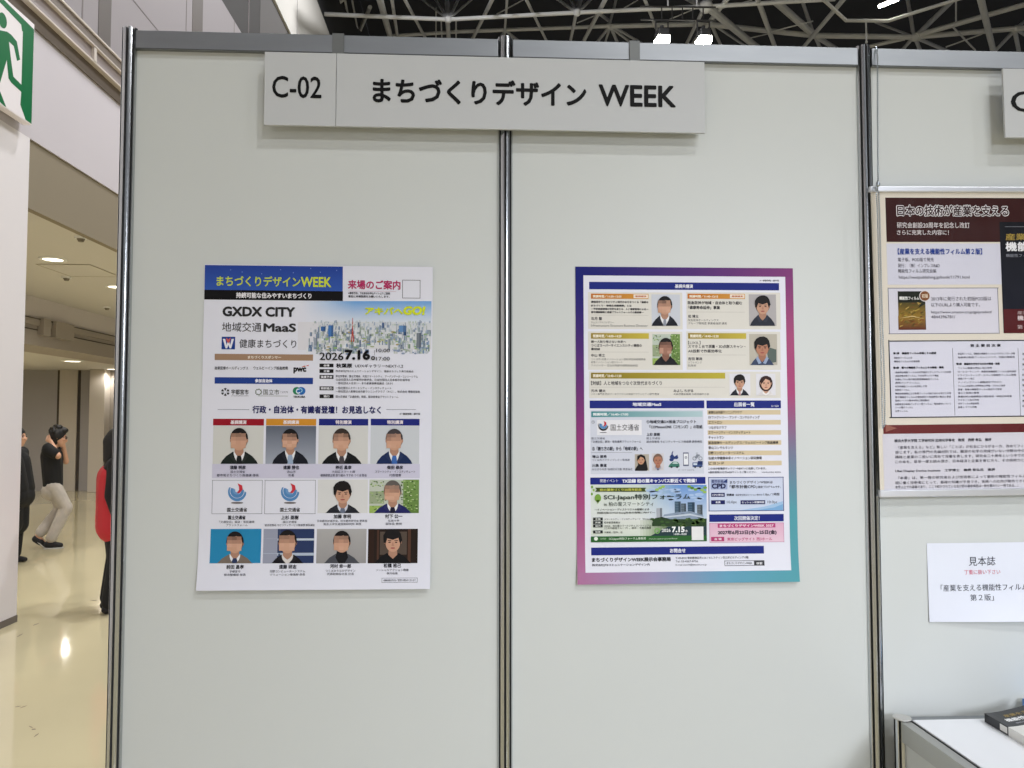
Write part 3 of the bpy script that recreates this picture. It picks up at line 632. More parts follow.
# ------------------------------------------------------------------ counter and books
cz = hit_y(902, 717, -0.05).z; cx = hit_y(902, 717, -0.05).x; cy = -0.05
CW, CD = 0.99, 0.50
ct = tag(empty('display_counter', (cx, cy, 0)), 'white topped system counter with aluminium frame below the paper notice', 'counter')
for dx in (0, CW):
    for dy in (0, -CD):
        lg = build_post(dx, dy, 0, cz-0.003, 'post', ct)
        m = MB(); m.tube((dx, dy, cz-0.003), (dx, dy, cz), 0.0225, 0.022, 28); m.build('cap', mat('grey_plastic_cap', (190, 190, 186), 0.5), lg)
for nm, zz in (('upper_rail', cz-0.055), ('lower_rail', 0.03)):
    for (xa, xb, ya, yb) in ((0.02, CW-.02, -.014, .014), (0.02, CW-.02, -CD-.014, -CD+.014)):
        MB().bbox(xa, xb, ya, yb, zz, zz+.05, .0015).build(nm, M_RAIL, ct)
    for xx in (0, CW): MB().bbox(xx-.014, xx+.014, -CD+.02, -.02, zz, zz+.05, .0015).build(nm, mat('satin_aluminium', (186, 186, 182), 0.5, metal=0.9), ct)
for xx in (0, CW): MB().box(xx-.002, xx+.002, -CD+.016, -.016, .06, cz-.052).build('side_panel', M_PANEL, ct)
MB().box(.016, CW-.016, -CD-.002, -CD+.002, .06, cz-.052).build('front_panel', M_PANEL, ct)
MB().bbox(0.0175, CW-.0175, -CD+.0175, -.0175, cz-.018, cz-.001, .001).build('counter_top', mat('white_counter_laminate', (244, 246, 250), 0.35), ct)
MB().box(0.0135, 0.0165, -CD+.02, -.02, cz-.01, cz-.0035).build('edge_gap_shade', mat('black_gap_shade', (28, 28, 30), 0.6), ct)  # shade of the gap beside the top, drawn as a black strip

bz = cz-0.001; TH = 0.022
P0 = hit_z(984.6, 713.2, bz+TH)
bk = tag(empty('book', (P0.x, P0.y, bz), -PI/2), 'thick paperback lying on the counter, black cover top with gold and white print', 'book', 'books on the counter')
BL_, BW = 0.210, 0.148      # x: down along the spine, y: across the cover, whose free edge curls up
curl_up = lambda y: 0.030*max(0.0, y/BW)**1.5
NS = 12
def slab(m, xa, xb, za, zb, ka, kb):
    """curved leaf between two heights, following ka / kb times the curl"""
    vs = []
    for i in range(NS+1):
        y = BW*i/NS
        vs += [(xa, y, za+ka*curl_up(y)), (xb, y, za+ka*curl_up(y)), (xb, y, zb+kb*curl_up(y)), (xa, y, zb+kb*curl_up(y))]
    fs = []
    for i in range(NS):
        for j in range(4): fs.append((4*i+j, 4*i+(j+1) % 4, 4*i+4+(j+1) % 4, 4*i+4+j))
    m.add(vs, fs+[(3, 2, 1, 0), (4*NS, 4*NS+1, 4*NS+2, 4*NS+3)]); return m
slab(MB(), 0.001, BL_-.001, 0.001, TH-.001, 0.0, 0.86).build('pages', mat('page_block', (226, 222, 208), 0.7), bk)
m = MB(); cut = 0.088
for i, (xa, xb) in enumerate(((0, cut), (cut, BL_))):
    m.m = i; slab(m, xa, xb, TH-.0008, TH, 1, 1); m.box(xa, xb, 0, BW, 0, .0008); m.box(xa, xb, -.0004, .0008, 0, TH)
cv = m.build('cover', [mat('black_gloss_cover', (22, 22, 26), 0.3), mat('white_gloss_cover', (232, 230, 224), 0.35)], bk)
def book_text(nm, s_, x0, x1, y0, y1, col, w, spine=False):
    vs, fs = glyphs(s_, w); m = MB()
    if spine: P = [(x0+(x1-x0)*a, -.0006-k*.0002, y0+(y1-y0)*b) for a, b, k in vs]
    else: P = [(x0+(x1-x0)*(1-b), y0+(y1-y0)*a, TH+.0004+k*.0002+curl_up(y0+(y1-y0)*a)) for a, b, k in vs]
    m.add(P, [tuple(f) for f in fs]); return m.build(nm, mat('cover_ink_%d_%d_%d' % col, col, 0.4), cv)
book_text('gold_lettering', '産業を支える', .022, .037, .03, .12, (158, 134, 70), .02)
book_text('white_lettering', '機能性フィルム', .044, .062, .018, .137, (240, 240, 240), .04)
book_text('small_lettering', '機能性フィルム研究会 編', .070, .076, .03, .12, (180, 180, 186), .01)
MB().box(.058, .084, -.0008, -.0002, .004, .019).build('spine_label', mat('white_gloss_cover', (232, 230, 224), 0.35), cv)
book_text('spine_lettering', '機能性フィルム', .060, .082, .008, .015, (30, 30, 34), .03, True)
bb = tag(empty('booklet', (2.372, -0.016, bz)), 'pale blue booklet behind the black and white paperback', 'booklet', 'books on the counter')
MB().bbox(.001, .21, -.147, -.001, .001, .029, .0004, 1).build('pages', mat('page_block', (226, 222, 208), 0.7), bb)
m = MB(); m.box(0, .21, -.148, 0, .029, .030); m.box(0, .21, -.148, 0, 0, .001); m.box(-.0004, .0008, -.148, 0, 0, .030); m.build('cover', mat('pale_blue_cover', (120, 170, 226), 0.35), bb)

# ------------------------------------------------------------------ printed portraits
SK = (196, 152, 128)
def mix(a, b, t): return tuple(int(a[i]+(b[i]-a[i])*t) for i in range(3))
def portrait(parent, sh, box, bgc, suit, shirt=(226, 226, 230), tie=None, hair=(28, 25, 26), skin=SK, hx=0.5, hy=0.36, hr=0.2, mosaic=True, extra=None, collar='v', label=None, hairstyle='short', bg2=None, shoulders=0.42, layer=1):
    """a printed head and shoulders picture; coordinates are fractions of the picture (0,0 top left)"""
    u0, v0, u1, v1 = box; wu, hv = u1-u0, v1-v0
    p = Print('portrait_photo', parent, sh, layer)
    p.rect(u0, v0, u1, v1, bgc, 0, bottom=bg2)
    X = lambda a: u0+wu*a; Y = lambda b: v0+hv*b
    P = lambda pts, col, L: p.poly([(X(min(1, max(0, a))), Y(min(1, max(0, b)))) for a, b in pts], col, L)
    asp = hv/wu                       # so that heads stay round
    rx = hr*asp*0.80; ry = hr
    if extra: extra(p, X, Y, P)
    s = shoulders; nb = hy+ry*1.28     # base of the neck
    P([(hx-s, 1), (hx-s*0.93, nb+0.22), (hx-s*0.70, nb+0.09), (hx-rx*0.75, nb-0.03), (hx, nb+0.05), (hx+rx*0.75, nb-0.03), (hx+s*0.70, nb+0.09), (hx+s*0.93, nb+0.22), (hx+s, 1)], suit, 2)
    P([(hx-rx*0.5, hy+ry*0.4), (hx+rx*0.5, hy+ry*0.4), (hx+rx*0.56, nb+0.02), (hx, nb+0.14), (hx-rx*0.56, nb+0.02)], mix(skin, (90, 60, 50), 0.22), 3)
    if collar == 'v':
        P([(hx-rx*0.68, nb-0.05), (hx-rx*0.30, nb+0.07), (hx, nb+0.12), (hx+rx*0.30, nb+0.07), (hx+rx*0.68, nb-0.05), (hx+rx*0.62, nb+0.16), (hx+0.035, 1), (hx-0.035, 1), (hx-rx*0.62, nb+0.16)], shirt, 4)
        if tie: P([(hx-0.035, nb+0.08), (hx+0.035, nb+0.08), (hx+0.05, nb+0.15), (hx+0.06, 1), (hx-0.06, 1), (hx-0.05, nb+0.15)], tie, 5)
        lap = mix(suit, (120, 120, 130), 0.12)
        P([(hx-rx*0.75, nb-0.03), (hx-rx*1.15, nb+0.10), (hx-0.06, 1), (hx-0.03, 1), (hx-rx*0.55, nb+0.12)], lap, 5)
        P([(hx+rx*0.75, nb-0.03), (hx+rx*1.15, nb+0.10), (hx+0.06, 1), (hx+0.03, 1), (hx+rx*0.55, nb+0.12)], lap, 5)
    elif collar == 'high':
        P([(hx-rx*0.62, nb-0.10), (hx+rx*0.62, nb-0.10), (hx+rx*0.8, nb+0.08), (hx+0.06, 1), (hx-0.06, 1), (hx-rx*0.8, nb+0.08)], shirt, 4)
    elif collar == 'open':
        P([(hx-rx*0.66, nb-0.05), (hx-rx*0.1, nb+0.17), (hx-rx*0.55, nb+0.20), (hx-rx*0.95, nb+0.02)], shirt, 4)
        P([(hx+rx*0.66, nb-0.05), (hx+rx*0.1, nb+0.17), (hx+rx*0.55, nb+0.20), (hx+rx*0.95, nb+0.02)], shirt, 4)
    E = lambda a, b, ra, rb, col, L, n=18, a0=0.0, a1=2*PI: p.ell(X(a), Y(b), wu*ra, hv*rb, col, L, n, a0, a1)
    if hairstyle == 'bob': E(hx, hy+ry*0.10, rx*1.30, ry*1.20, hair, 4)
    elif hairstyle == 'long': P([(hx-rx*0.9, hy-ry*0.7), (hx, hy-ry*1.25), (hx+rx*1.1, hy-ry*0.7), (hx+rx*1.5, hy+ry*0.6), (hx+rx*1.9, hy+ry*2.2), (hx+rx*0.6, hy+ry*2.4), (hx-rx*0.6, hy+ry*2.0), (hx-rx*0.8, hy+ry*0.9)], hair, 4)
    else: E(hx, hy-ry*0.10, rx*1.10, ry*1.04, hair, 5)
    for sd in (-1, 1): E(hx+sd*rx*0.99, hy+ry*0.10, rx*0.13, ry*0.20, mix(skin, (120, 70, 60), 0.2), 5, 8)
    E(hx, hy+ry*0.10, rx*0.95, ry*0.97, skin, 6, 22)
    # fringe
    if hairstyle == 'mop': P([(hx-rx*1.15, hy+ry*0.15), (hx-rx*1.2, hy-ry*0.6), (hx-rx*0.9, hy-ry*0.98), (hx-rx*0.4, hy-ry*1.22), (hx+rx*0.2, hy-ry*1.27), (hx+rx*0.7, hy-ry*1.10), (hx+rx*1.0, hy-ry*0.78), (hx+rx*1.2, hy-ry*0.1), (hx+rx*0.9, hy+ry*0.2), (hx+rx*0.7, hy-ry*0.35), (hx, hy-ry*0.15), (hx-rx*0.7, hy-ry*0.30), (hx-rx*0.9, hy+ry*0.2)], hair, 7)
    elif hairstyle in ('bob', 'long'): P([(hx-rx*1.0, hy+ry*0.3), (hx-rx*0.95, hy-ry*0.8), (hx, hy-ry*1.1), (hx+rx*0.95, hy-ry*0.8), (hx+rx*1.0, hy+ry*0.3), (hx+rx*0.7, hy-ry*0.35), (hx-rx*0.1, hy-ry*0.62)], hair, 7)
    else:
        arc = [(hx+rx*1.08*math.cos(PI+PI*i/14), hy-ry*0.12+ry*1.02*math.sin(PI+PI*i/14)) for i in range(15)]
        P(arc+[(hx+rx*0.92, hy+ry*0.02), (hx+rx*0.80, hy-ry*0.42), (hx+rx*0.2, hy-ry*0.66), (hx-rx*0.45, hy-ry*0.56), (hx-rx*0.82, hy-ry*0.40), (hx-rx*0.92, hy+ry*0.02)], hair, 7)
    if mosaic:
        rng = random.Random(int(u0*7+v0*13)); cols, rows = 3, 4
        fx0, fx1, fy0, fy1 = hx-rx*1.0, hx+rx*0.82, hy-ry*0.62, hy+ry*0.82
        for i in range(cols):
            for j in range(rows):
                t = rng.random(); cc = mix(skin, (108, 80, 70), 0.08+0.30*t) if j < 2 else mix(skin, (214, 172, 150), t*0.6)
                if j == 0: cc = mix(cc, hair, 0.05+0.30*rng.random())
                a0, a1 = fx0+(fx1-fx0)*i/cols, fx0+(fx1-fx0)*(i+1)/cols; b0, b1 = fy0+(fy1-fy0)*j/rows, fy0+(fy1-fy0)*(j+1)/rows
                P([(a0, b0), (a1, b0), (a1, b1), (a0, b1)], cc, 8)
    else:
        dk = mix(skin, (40, 24, 22), 0.75)
        for sd in (-1, 1):
            E(hx+sd*rx*0.42, hy+ry*0.10, rx*0.17, ry*0.065, dk, 8, 10)
            P([(hx+sd*rx*0.20, hy-ry*0.10), (hx+sd*rx*0.62, hy-ry*0.13), (hx+sd*rx*0.66, hy-ry*0.06), (hx+sd*rx*0.20, hy-ry*0.03)], mix(hair, skin, 0.25), 8)
        P([(hx-rx*0.06, hy+ry*0.12), (hx+rx*0.06, hy+ry*0.12), (hx+rx*0.17, hy+ry*0.46), (hx-rx*0.17, hy+ry*0.46)], mix(skin, (130, 80, 66), 0.30), 8)
        E(hx, hy+ry*0.68, rx*0.30, ry*0.075, (158, 84, 80), 8, 12)
    return p.done(label)

# ------------------------------------------------------------------ left A1 poster
W1, H1 = 0.594, 0.841
def make_sheet(name, cx, cz, rot, curl, lb, y0, paper):
    o = Vector((cx, y0, cz-H1/2)); sh = Sheet(y0, o, curl, rot)
    m = MB(); N, K = 10, 60
    vs_ = [sh.pt(o.x-W1/2+W1*i/N, o.z+H1*j/K, 0) for j in range(K+1) for i in range(N+1)]
    m.add(vs_, [(j*(N+1)+i, j*(N+1)+i+1, (j+1)*(N+1)+i+1, (j+1)*(N+1)+i) for j in range(K) for i in range(N)])
    ob = m.build(name, paper, smooth=True); ob.location = o
    tag(ob, lb, 'poster', 'event posters taped to the booth wall'); return ob, sh
Z1 = 1.6624-H1/2
def curlA(x, z):
    b = max(0.0, 1-(z-Z1)/0.16); t = max(0.0, 1-(Z1+H1-z)/0.10)
    return 0.0006 + 0.014*b*b + 0.005*t*t*max(0.0, (x-0.2)/0.6) + 0.0010*math.sin((z-Z1)*13)**2
PAPER = mat('coated_poster_paper', (222, 223, 235), 0.42, spec=0.3)
A, S = make_sheet('poster', 0.4983, 1.6624, -0.0036, curlA, 'left poster on the booth wall, blue title, city photo and twelve speaker pictures', -0.001, PAPER)
NAVY = (30, 38, 118); DKN = (28, 30, 92); TXT = (46, 46, 54); GT = (84, 84, 94)
def bar_(name, parent, sh, box, col, txt, tbox, tcol=(232, 232, 240), w=0.03, right=None, label=None, bottom=None):
    p = Print(name, parent, sh); p.rect(*box, col, right=right, bottom=bottom); o = p.done(label)
    if txt: Print('lettering', o, sh, 2).text(txt, *tbox, tcol, w, 0).done()
    return o
o = bar_('title_banner', A, S, (204.9, 266, 343, 290.6), (40, 66, 150), None, None, bottom=(52, 88, 172), label='blue title banner')
p = Print('lettering', o, S, 2); p.text('まちづくりデザイン', 216.8, 276.2, 300.6, 286.6, (196, 210, 62), 0.02, 0).text('WEEK', 301, 277.2, 331.4, 287.2, (200, 212, 60), 0.03, 0); p.done('yellow green title')
p = Print('star_specks', o, S, 2)
for u, v in ((242.4, 272.2), (293.6, 273), (320.6, 272.4), (231, 270), (262, 274), (337, 270.6), (311, 268.8), (281, 270)): p.ell(u, v, 0.55, 0.45, (120, 150, 214), 0, 8)
p.done('pale blue specks')
bar_('subtitle_strip', A, S, (204.4, 290.6, 343, 300.3), (14, 13, 16), '持続可能な住みやすいまちづくり', (236.2, 292.8, 311.6, 298.5), (228, 226, 232), 0.035, label='black strip')
p = Print('visit_notice', A, S, 1)
p.text('来場のご案内', 348, 280.4, 400.6, 289.6, (176, 48, 98), 0.03).rect(348, 291.2, 396, 291.6, (200, 170, 186))
p.text('※事前予約、下記参加お申込サイトよりご登録', 348.4, 292.2, 390, 294.6, TXT, 0.02).text('事前に来場登録をお願いいたします。', 348.4, 295.4, 389.6, 297.8, TXT, 0.02)
p.frame(402.4, 280.2, 420.4, 298.4, 0.5, (70, 70, 78)); p.done('magenta visitor notice')
# city picture
cityp = Print('cityscape_picture', A, S, 1)
L0, R0 = 298, 431.4
for i in range(60):                                   # sky, fading into the paper towards the left
    a, b = i/60, (i+1)/60; t = min(1.0, a*2.4)**1.3
    pc = (222, 223, 235)
    cityp.rect(L0+(R0-L0)*a, 301.2, L0+(R0-L0)*b, 322, mix(pc, (106, 160, 218), t), 0, bottom=mix(pc, (208, 216, 228), t))
cityp.rect(318, 322, R0, 349, (206, 210, 216), 0, bottom=(214, 214, 218)); cityp.rect(L0, 322, 318, 350, (216, 215, 222), 0)
rng = random.Random(11)
pal = [(226, 228, 232), (188, 196, 206), (112, 138, 170), (70, 100, 146), (96, 120, 126), (156, 170, 182), (54, 78, 118), (206, 204, 204), (170, 182, 160), (118, 146, 104)]
for row in range(15):
    v = 322.5+row*2.1; f = row/14; n = int(64-30*f); amp = 0.4+0.6*f
    for k in range(n):
        u = 312-8*f+(R0-314+8*f)*rng.random(); dens = min(1, (u-L0)/26)
        if rng.random() > dens*0.95: continue
        wd = (0.8+1.6*rng.random())*(0.7+0.9*f); ht = (0.8+3.6*rng.random()**2)*(0.6+1.0*f); c_ = mix(rng.choice(pal), (206, 212, 220), 0.25+0.40*(1-f))
        if u+wd > R0 or (v > 345 and 366 < u < 393): continue
        cityp.rect(u, v-ht, u+wd, v+0.8+f, c_, 1)
        if ht > 2 and rng.random() < 0.6: cityp.rect(u+wd*0.65, v-ht, u+wd, v+0.8+f, mix(c_, (60, 70, 86), 0.35), 2)
for k in range(34):
    u = rng.uniform(318, 428); v = rng.uniform(332, 350); cityp.ell(u, v, 1.0+rng.random()*1.6, 0.5+0.4*rng.random(), (132+rng.randint(0, 40), 150+rng.randint(0, 30), 112), 2, 9)
for k in range(60):
    u = rng.choice([rng.uniform(313, 366), rng.uniform(393, 429)]); v = 349+rng.random()**2*6; r = 0.7+rng.random()*1.5; cityp.ell(u, v, r, r*0.6, mix(rng.choice(pal), (220, 217, 225), 0.45), 2, 8)
for u, v0_, v1_, wd, cc in ((416.6, 333, 347.5, 4.6, (116, 124, 134)), (403.4, 326, 335.6, 3, (62, 88, 124)), (321, 326.5, 331, 4.6, (60, 100, 160)), (328.4, 325.4, 336.6, 5, (70, 116, 178)), (399, 325.6, 332, 7, (98, 138, 186)), (388, 339, 350, 2.2, (150, 160, 172)), (314, 338, 345, 3.6, (150, 158, 170)), (382, 322.6, 328, 2.4, (90, 112, 150)), (358, 322.5, 327.5, 1.4, (104, 122, 146))):
    cityp.rect(u, v0_, u+wd, v1_, cc, 3); cityp.rect(u+wd*.6, v0_, u+wd, v1_, mix(cc, (40, 50, 70), .3), 4)
city = cityp.done('aerial city picture')
tw = Print('lattice_tower_picture', city, S, 6); tw.poly([(351, 342), (352.2, 330), (352.5, 318), (352.9, 318), (353.2, 330), (354.4, 342), (353.3, 342), (352.7, 334), (352.1, 342)], (178, 70, 62)).rect(351.8, 331, 353.6, 332, (200, 120, 110), 1).rect(352.2, 324.4, 353.1, 325.6, (210, 180, 176), 1).done('red tower')
o = bar_('slogan_ribbon', A, S, (359, 313.6, 431.4, 316.2), (66, 112, 190), None, None)
Print('lettering', o, S, 7).text('アキバへ', 364.5, 307.2, 403, 315, (206, 218, 48), 0.05, 0, 0.14).text('GO!', 402.6, 306.2, 424.6, 315.2, (206, 218, 48), 0.06, 0, 0.14).done('yellow slogan')
p = Print('theme_lettering', A, S, 1); p.text('GXDX CITY', 222.6, 306.8, 295.2, 316.8, (46, 46, 48), 0.045).text('地域交通', 222.2, 322.4, 261.6, 331.8, (62, 60, 62), 0.004).text('MaaS', 263.6, 323.4, 296.2, 332, (52, 52, 54), 0.035).text('健康まちづくり', 239.6, 339.4, 296.4, 348.0, (70, 68, 70), 0.006).done('dark theme lines')
p = Print('emblem', A, S, 1); p.rect(221.8, 336.8, 235.3, 349.4, (34, 64, 140)); p.poly([(223, 339), (225.4, 339), (226.8, 345), (228, 341), (229.2, 341), (230.4, 345), (231.8, 339), (234.2, 339), (231.4, 348.4), (229.8, 348.4), (228.6, 345), (227.4, 348.4), (225.8, 348.4)], (228, 228, 236), 1).poly([(226.4, 337.6), (228.6, 339.6), (230.8, 337.6), (230.4, 341), (228.6, 343.6), (226.8, 341)], (196, 92, 92), 2).done('blue square emblem with a white W')
bar_('sponsor_bar', A, S, (214.9, 354.2, 313.2, 360.4), (158, 128, 104), 'まちづくりスポンサー', (248, 355.8, 281.4, 358.8), (236, 226, 214), 0.03, label='tan bar')
p = Print('sponsor_names', A, S, 1); p.text('産業医療ホールディングス', 214.8, 366.4, 248.4, 369.8, TXT, 0.01).text('ウェルビーイング推進機構', 253.6, 366.4, 288, 369.8, TXT, 0.01).done()
p = Print('sponsor_logo', A, S, 1); p.text('pwc', 293.6, 367.4, 306.4, 373.6, (22, 20, 20), 0.05).poly([(301.6, 366.9), (304.6, 365.6), (306, 366.9)], (200, 90, 50)).poly([(305.4, 365.9), (309, 364.9), (308.4, 366.2)], (200, 60, 50)).done('black logo with an orange flick')
bar_('municipality_bar', A, S, (214.8, 377.5, 313.1, 383.9), (34, 62, 140), '参加自治体', (255.2, 378.9, 272.6, 382.6), (236, 236, 244), 0.04, label='blue bar')
p = Print('city_logo', A, S, 1)
for k in range(6):
    a = PI/6+k*PI/3; p.poly([(225.4+1.2*math.cos(a), 392+1.1*math.sin(a)), (225.4+4*math.cos(a-.38), 392+3.7*math.sin(a-.38)), (225.4+4.4*math.cos(a), 392+4.1*math.sin(a)), (225.4+4*math.cos(a+.38), 392+3.7*math.sin(a+.38))], (64, 64, 66))
p.text('宇都宮市', 231.4, 389.4, 248.8, 394.6, (52, 52, 54), 0.015).text('UTSUNOMIYA CITY', 231.4, 395.3, 248.8, 396.4, GT).done('dark city logo')
p = Print('city_logo', A, S, 1)
for k in range(9): a = k*2*PI/9; p.ell(258.6+2.9*math.cos(a), 392+2.7*math.sin(a), 0.85, 0.75, (92, 104, 84), 0, 8)
p.text('国立市', 263.4, 389.3, 279.4, 394.8, (72, 80, 70), 0.0).text('くにたち', 280.4, 391, 288, 393.2, GT).rect(258, 395.8, 288, 396.2, (120, 130, 116)).done('ring shaped city logo')
p = Print('city_logo', A, S, 1); p.ell(297, 390.9, 4.2, 3.9, (46, 128, 92)).ell(301.4, 390.9, 4.2, 3.9, (46, 106, 176), 1).ring(298.4, 391.2, 1.4, 2.5, (216, 226, 236), 2, 0.5, 5.2).ring(300.6, 390.4, 1.2, 2.1, (150, 200, 220), 3, 3.4, 7.6).text('TSUKUBA', 293.4, 395.8, 305.4, 397.8, (44, 44, 50), 0.04).done('green and blue round logo')
p = Print('date_lettering', A, S, 8); p.text('2026', 319.8, 352.6, 343.8, 360.2, (16, 15, 18), 0.012).text('7.16', 345, 350.0, 370.4, 360, (12, 11, 14), 0.05).ell(373.3, 358.2, 2.2, 2.0, (24, 24, 28)).text('木', 372.1, 357.0, 374.5, 359.4, (232, 230, 236), 0.0, 3).rect(374.5, 350.2, 374.8, 355.6, (40, 40, 48)).text('10:00', 376.4, 348.8, 390, 352.4, (36, 36, 42), 0.008).text('17:00', 376.4, 357.0, 390, 360.6, (36, 36, 42), 0.008).done('black date')
tags = ((363.7, 367.3, '会場'), (369.2, 373, '主催'), (375, 378.9, '後援予定'), (386.4, 390.3, '特別協力'), (394.4, 398.2, '協力'))
for v0_, v1_, s_ in tags:
    bar_('detail_tag', A, S, (319.6, v0_, 333.6, v1_), (26, 25, 28), s_, (326.6-len(s_)*1.45, v0_+0.7, 326.6+len(s_)*1.45, v1_-0.7), (228, 228, 234), 0.03)
p = Print('detail_lettering', A, S, 1); p.text('秋葉原', 336.2, 363.4, 352.2, 367.9, (34, 33, 38), 0.035).text('UDXギャラリーNEXT-1,2', 355.2, 364.2, 403.2, 367.9, (44, 44, 50), 0.012)
for s_, u1, v in (('株式会社JTBコミュニケーションデザイン、健康まちづくり実行委員会', 413.6, 371.4), ('厚生労働省、国土交通省、大田スマートシティ、アーバンデータ・コンソーシアム', 417.8, 376.4), ('公益社団法人日本都市計画学会、公益社団法人日本都市計画学会', 410.2, 379.8), ('一般社団法人住まい・まち産業振興協議会（ほか）', 392.8, 383.3), ('一般社団法人スマートシティ・インスティテュート', 391.4, 388.1), ('一般社団法人産業社会共創ランニングクラブ（ＲＣ）、株式会社 博報堂堂島', 420, 391.6), ('国土交通省「交通政策」関係、経済産業省プラットフォーム', 398.4, 396.8)):
    p.text(s_, 335.8, v-1.25, u1, v+1.25, (76, 76, 84), 0.012)
p.done('small grey detail lines')
p = Print('headline', A, S, 1); p.text('行政・自治体・有識者登壇！お見逃しなく', 252.6, 405.8, 381, 413.6, DKN, 0.035).rect(217.8, 409.3, 249.4, 409.7, (96, 96, 120)).rect(386.4, 409.3, 416, 409.7, (96, 96, 120)).text('※一部敬称略・順不同', 399.6, 412.8, 420, 415.0, TXT, 0.02).done('navy headline')
heads = ((213.2, 264.1, (150, 22, 38), '基調講演'), (266.2, 316.3, (202, 138, 46), '基調講演'), (319, 368.3, NAVY, '特別講演'), (370.8, 419.6, NAVY, '特別講演'))
for u0, u1, c_, s_ in heads: bar_('speaker_bar', A, S, (u0, 418.8, u1, 425.5), c_, s_, ((u0+u1)/2-8, 420.2, (u0+u1)/2+8, 424.2), (232, 222, 226), 0.03)
p = Print('name_band', A, S, 1); p.rect(212.2, 463.9, 419.8, 478.2, (200, 198, 218)); nb_ = p.done('lavender name band')
def leaves(p, X, Y, P):
    """garden behind the sitter: soft pale wall with foliage at both sides"""
    rng = random.Random(5); w_ = X(1)-X(0)
    p.rect(X(0.68), Y(0), X(1), Y(1), (120, 150, 84), 1, bottom=(92, 122, 60)); p.rect(X(0), Y(0.35), X(0.30), Y(0.72), (150, 162, 132), 1); p.rect(X(0), Y(0.78), X(0.26), Y(1), (150, 176, 92), 1)
    for k in range(150):
        a = (rng.uniform(0.03, 0.34) if k % 5 < 2 else rng.uniform(0.64, 0.97)); b = rng.uniform(0.04, 0.95) if a > .5 else rng.choice([rng.uniform(.04, .2), rng.uniform(.35, .7), rng.uniform(.8, .96)])
        p.ell(X(a), Y(b), w_*(.012+.014*rng.random()), .35+.35*rng.random(), rng.choice([(96, 134, 62), (126, 160, 84), (74, 100, 52), (160, 184, 116), (58, 76, 44), (190, 206, 160)]), 1+rng.random()*.8, 7)
def panes(p, X, Y, P):
    p.rect(X(0), Y(0), X(0.28), Y(1), (150, 154, 172), 1); p.rect(X(0.30), Y(0.0), X(0.34), Y(1), (60, 74, 104), 1)
    p.rect(X(0), Y(0.28), X(1), Y(0.34), (190, 200, 214), 1); p.rect(X(0), Y(0.70), X(1), Y(0.78), (176, 188, 206), 1)
def room(p, X, Y, P):
    p.rect(X(0), Y(0), X(0.12), Y(1), (46, 30, 24), 1); p.rect(X(0.18), Y(0.02), X(0.22), Y(0.9), (74, 50, 40), 1); p.rect(X(0.24), Y(0.08), X(0.78), Y(0.75), (84, 72, 64), 1); p.rect(X(0.80), Y(0), X(0.86), Y(1), (80, 54, 42), 1)
portrait(A, S, (213.2, 425.9, 263.6, 463.8), (204, 204, 200), (26, 34, 32), tie=(24, 28, 30), hx=.52, hy=.36, hr=.27, shoulders=.37)
portrait(A, S, (265.9, 425.9, 316, 463.8), (92, 98, 112), (24, 26, 36), tie=(150, 168, 194), hx=.49, hy=.36, hr=.25, shoulders=.36, bg2=(156, 162, 176))
portrait(A, S, (318.6, 425.9, 368, 463.8), (206, 206, 204), (16, 18, 22), tie=(70, 66, 72), hx=.47, hy=.37, hr=.27, hair=(58, 48, 44), shoulders=.40)
portrait(A, S, (370.6, 425.9, 419.2, 463.8), (198, 202, 208), (26, 42, 84), tie=(60, 102, 172), hx=.49, hy=.37, hr=.26, hair=(66, 60, 62), shoulders=.37)
def gem(p, u, v, r):
    p.ring(u, v, r*.80, r, (84, 134, 186), 0, 0.05, PI*1.1+.2, du=0, dv=-r*.12).ring(u, v-r*.1, r*.46, r*.74, (84, 134, 186), 1, -.2, PI*1.15, dv=-r*.1).ring(u-r*.05, v-r*.15, r*.16, r*.42, (110, 152, 198), 2, 0, PI*1.2)
    p.poly([(u+r*.05, v-r*.95), (u+r*.55, v-r*.72), (u+r*.62, v-r*.3), (u+r*.3, v+r*.1), (u-.02*r, v+r*.12), (u+r*.22, v-r*.25), (u+r*.2, v-r*.6)], (196, 52, 64), 3)
for u0, u1 in ((212.1, 262.4), (264.7, 315.6)):
    p = Print('ministry_logo', A, S, 1); p.frame(u0, 480, u1, 513.9, 0.45, (128, 128, 140)); uc = (u0+u1)/2
    gem(p, uc, 492, 9.2); p.ell(uc, 502.8, 6.2, 1.0, (110, 104, 104), 1); p.text('国土交通省', uc-10, 507.6, uc+10, 511.8, (52, 50, 50), 0.02); p.done('blue crescent logo with a red crest')
portrait(A, S, (317.8, 479.6, 367.8, 513), (212, 212, 212), (34, 36, 44), shirt=(206, 208, 220), tie=(104, 112, 132), hx=.50, hy=.40, hr=.29, mosaic=False, hairstyle='mop', shoulders=.36)
portrait(A, S, (369.4, 479.6, 419, 513), (188, 194, 182), (34, 36, 92), tie=(26, 26, 50), hx=.47, hy=.36, hr=.30, hair=(96, 90, 86), extra=leaves, shoulders=.38)
portrait(A, S, (210.6, 528.8, 261.4, 562.8), (40, 132, 178), (120, 108, 98), tie=(46, 58, 92), hx=.49, hy=.40, hr=.29, shoulders=.36)
portrait(A, S, (263.6, 528.8, 314.3, 562.8), (44, 58, 96), (22, 20, 26), shirt=(214, 208, 206), hx=.48, hy=.38, hr=.31, extra=panes, shoulders=.33)
portrait(A, S, (316.8, 528.8, 366.5, 562.8), (170, 168, 168), (72, 74, 82), shirt=(24, 24, 28), hx=.51, hy=.38, hr=.29, collar='high', bg2=(148, 146, 146), shoulders=.36)
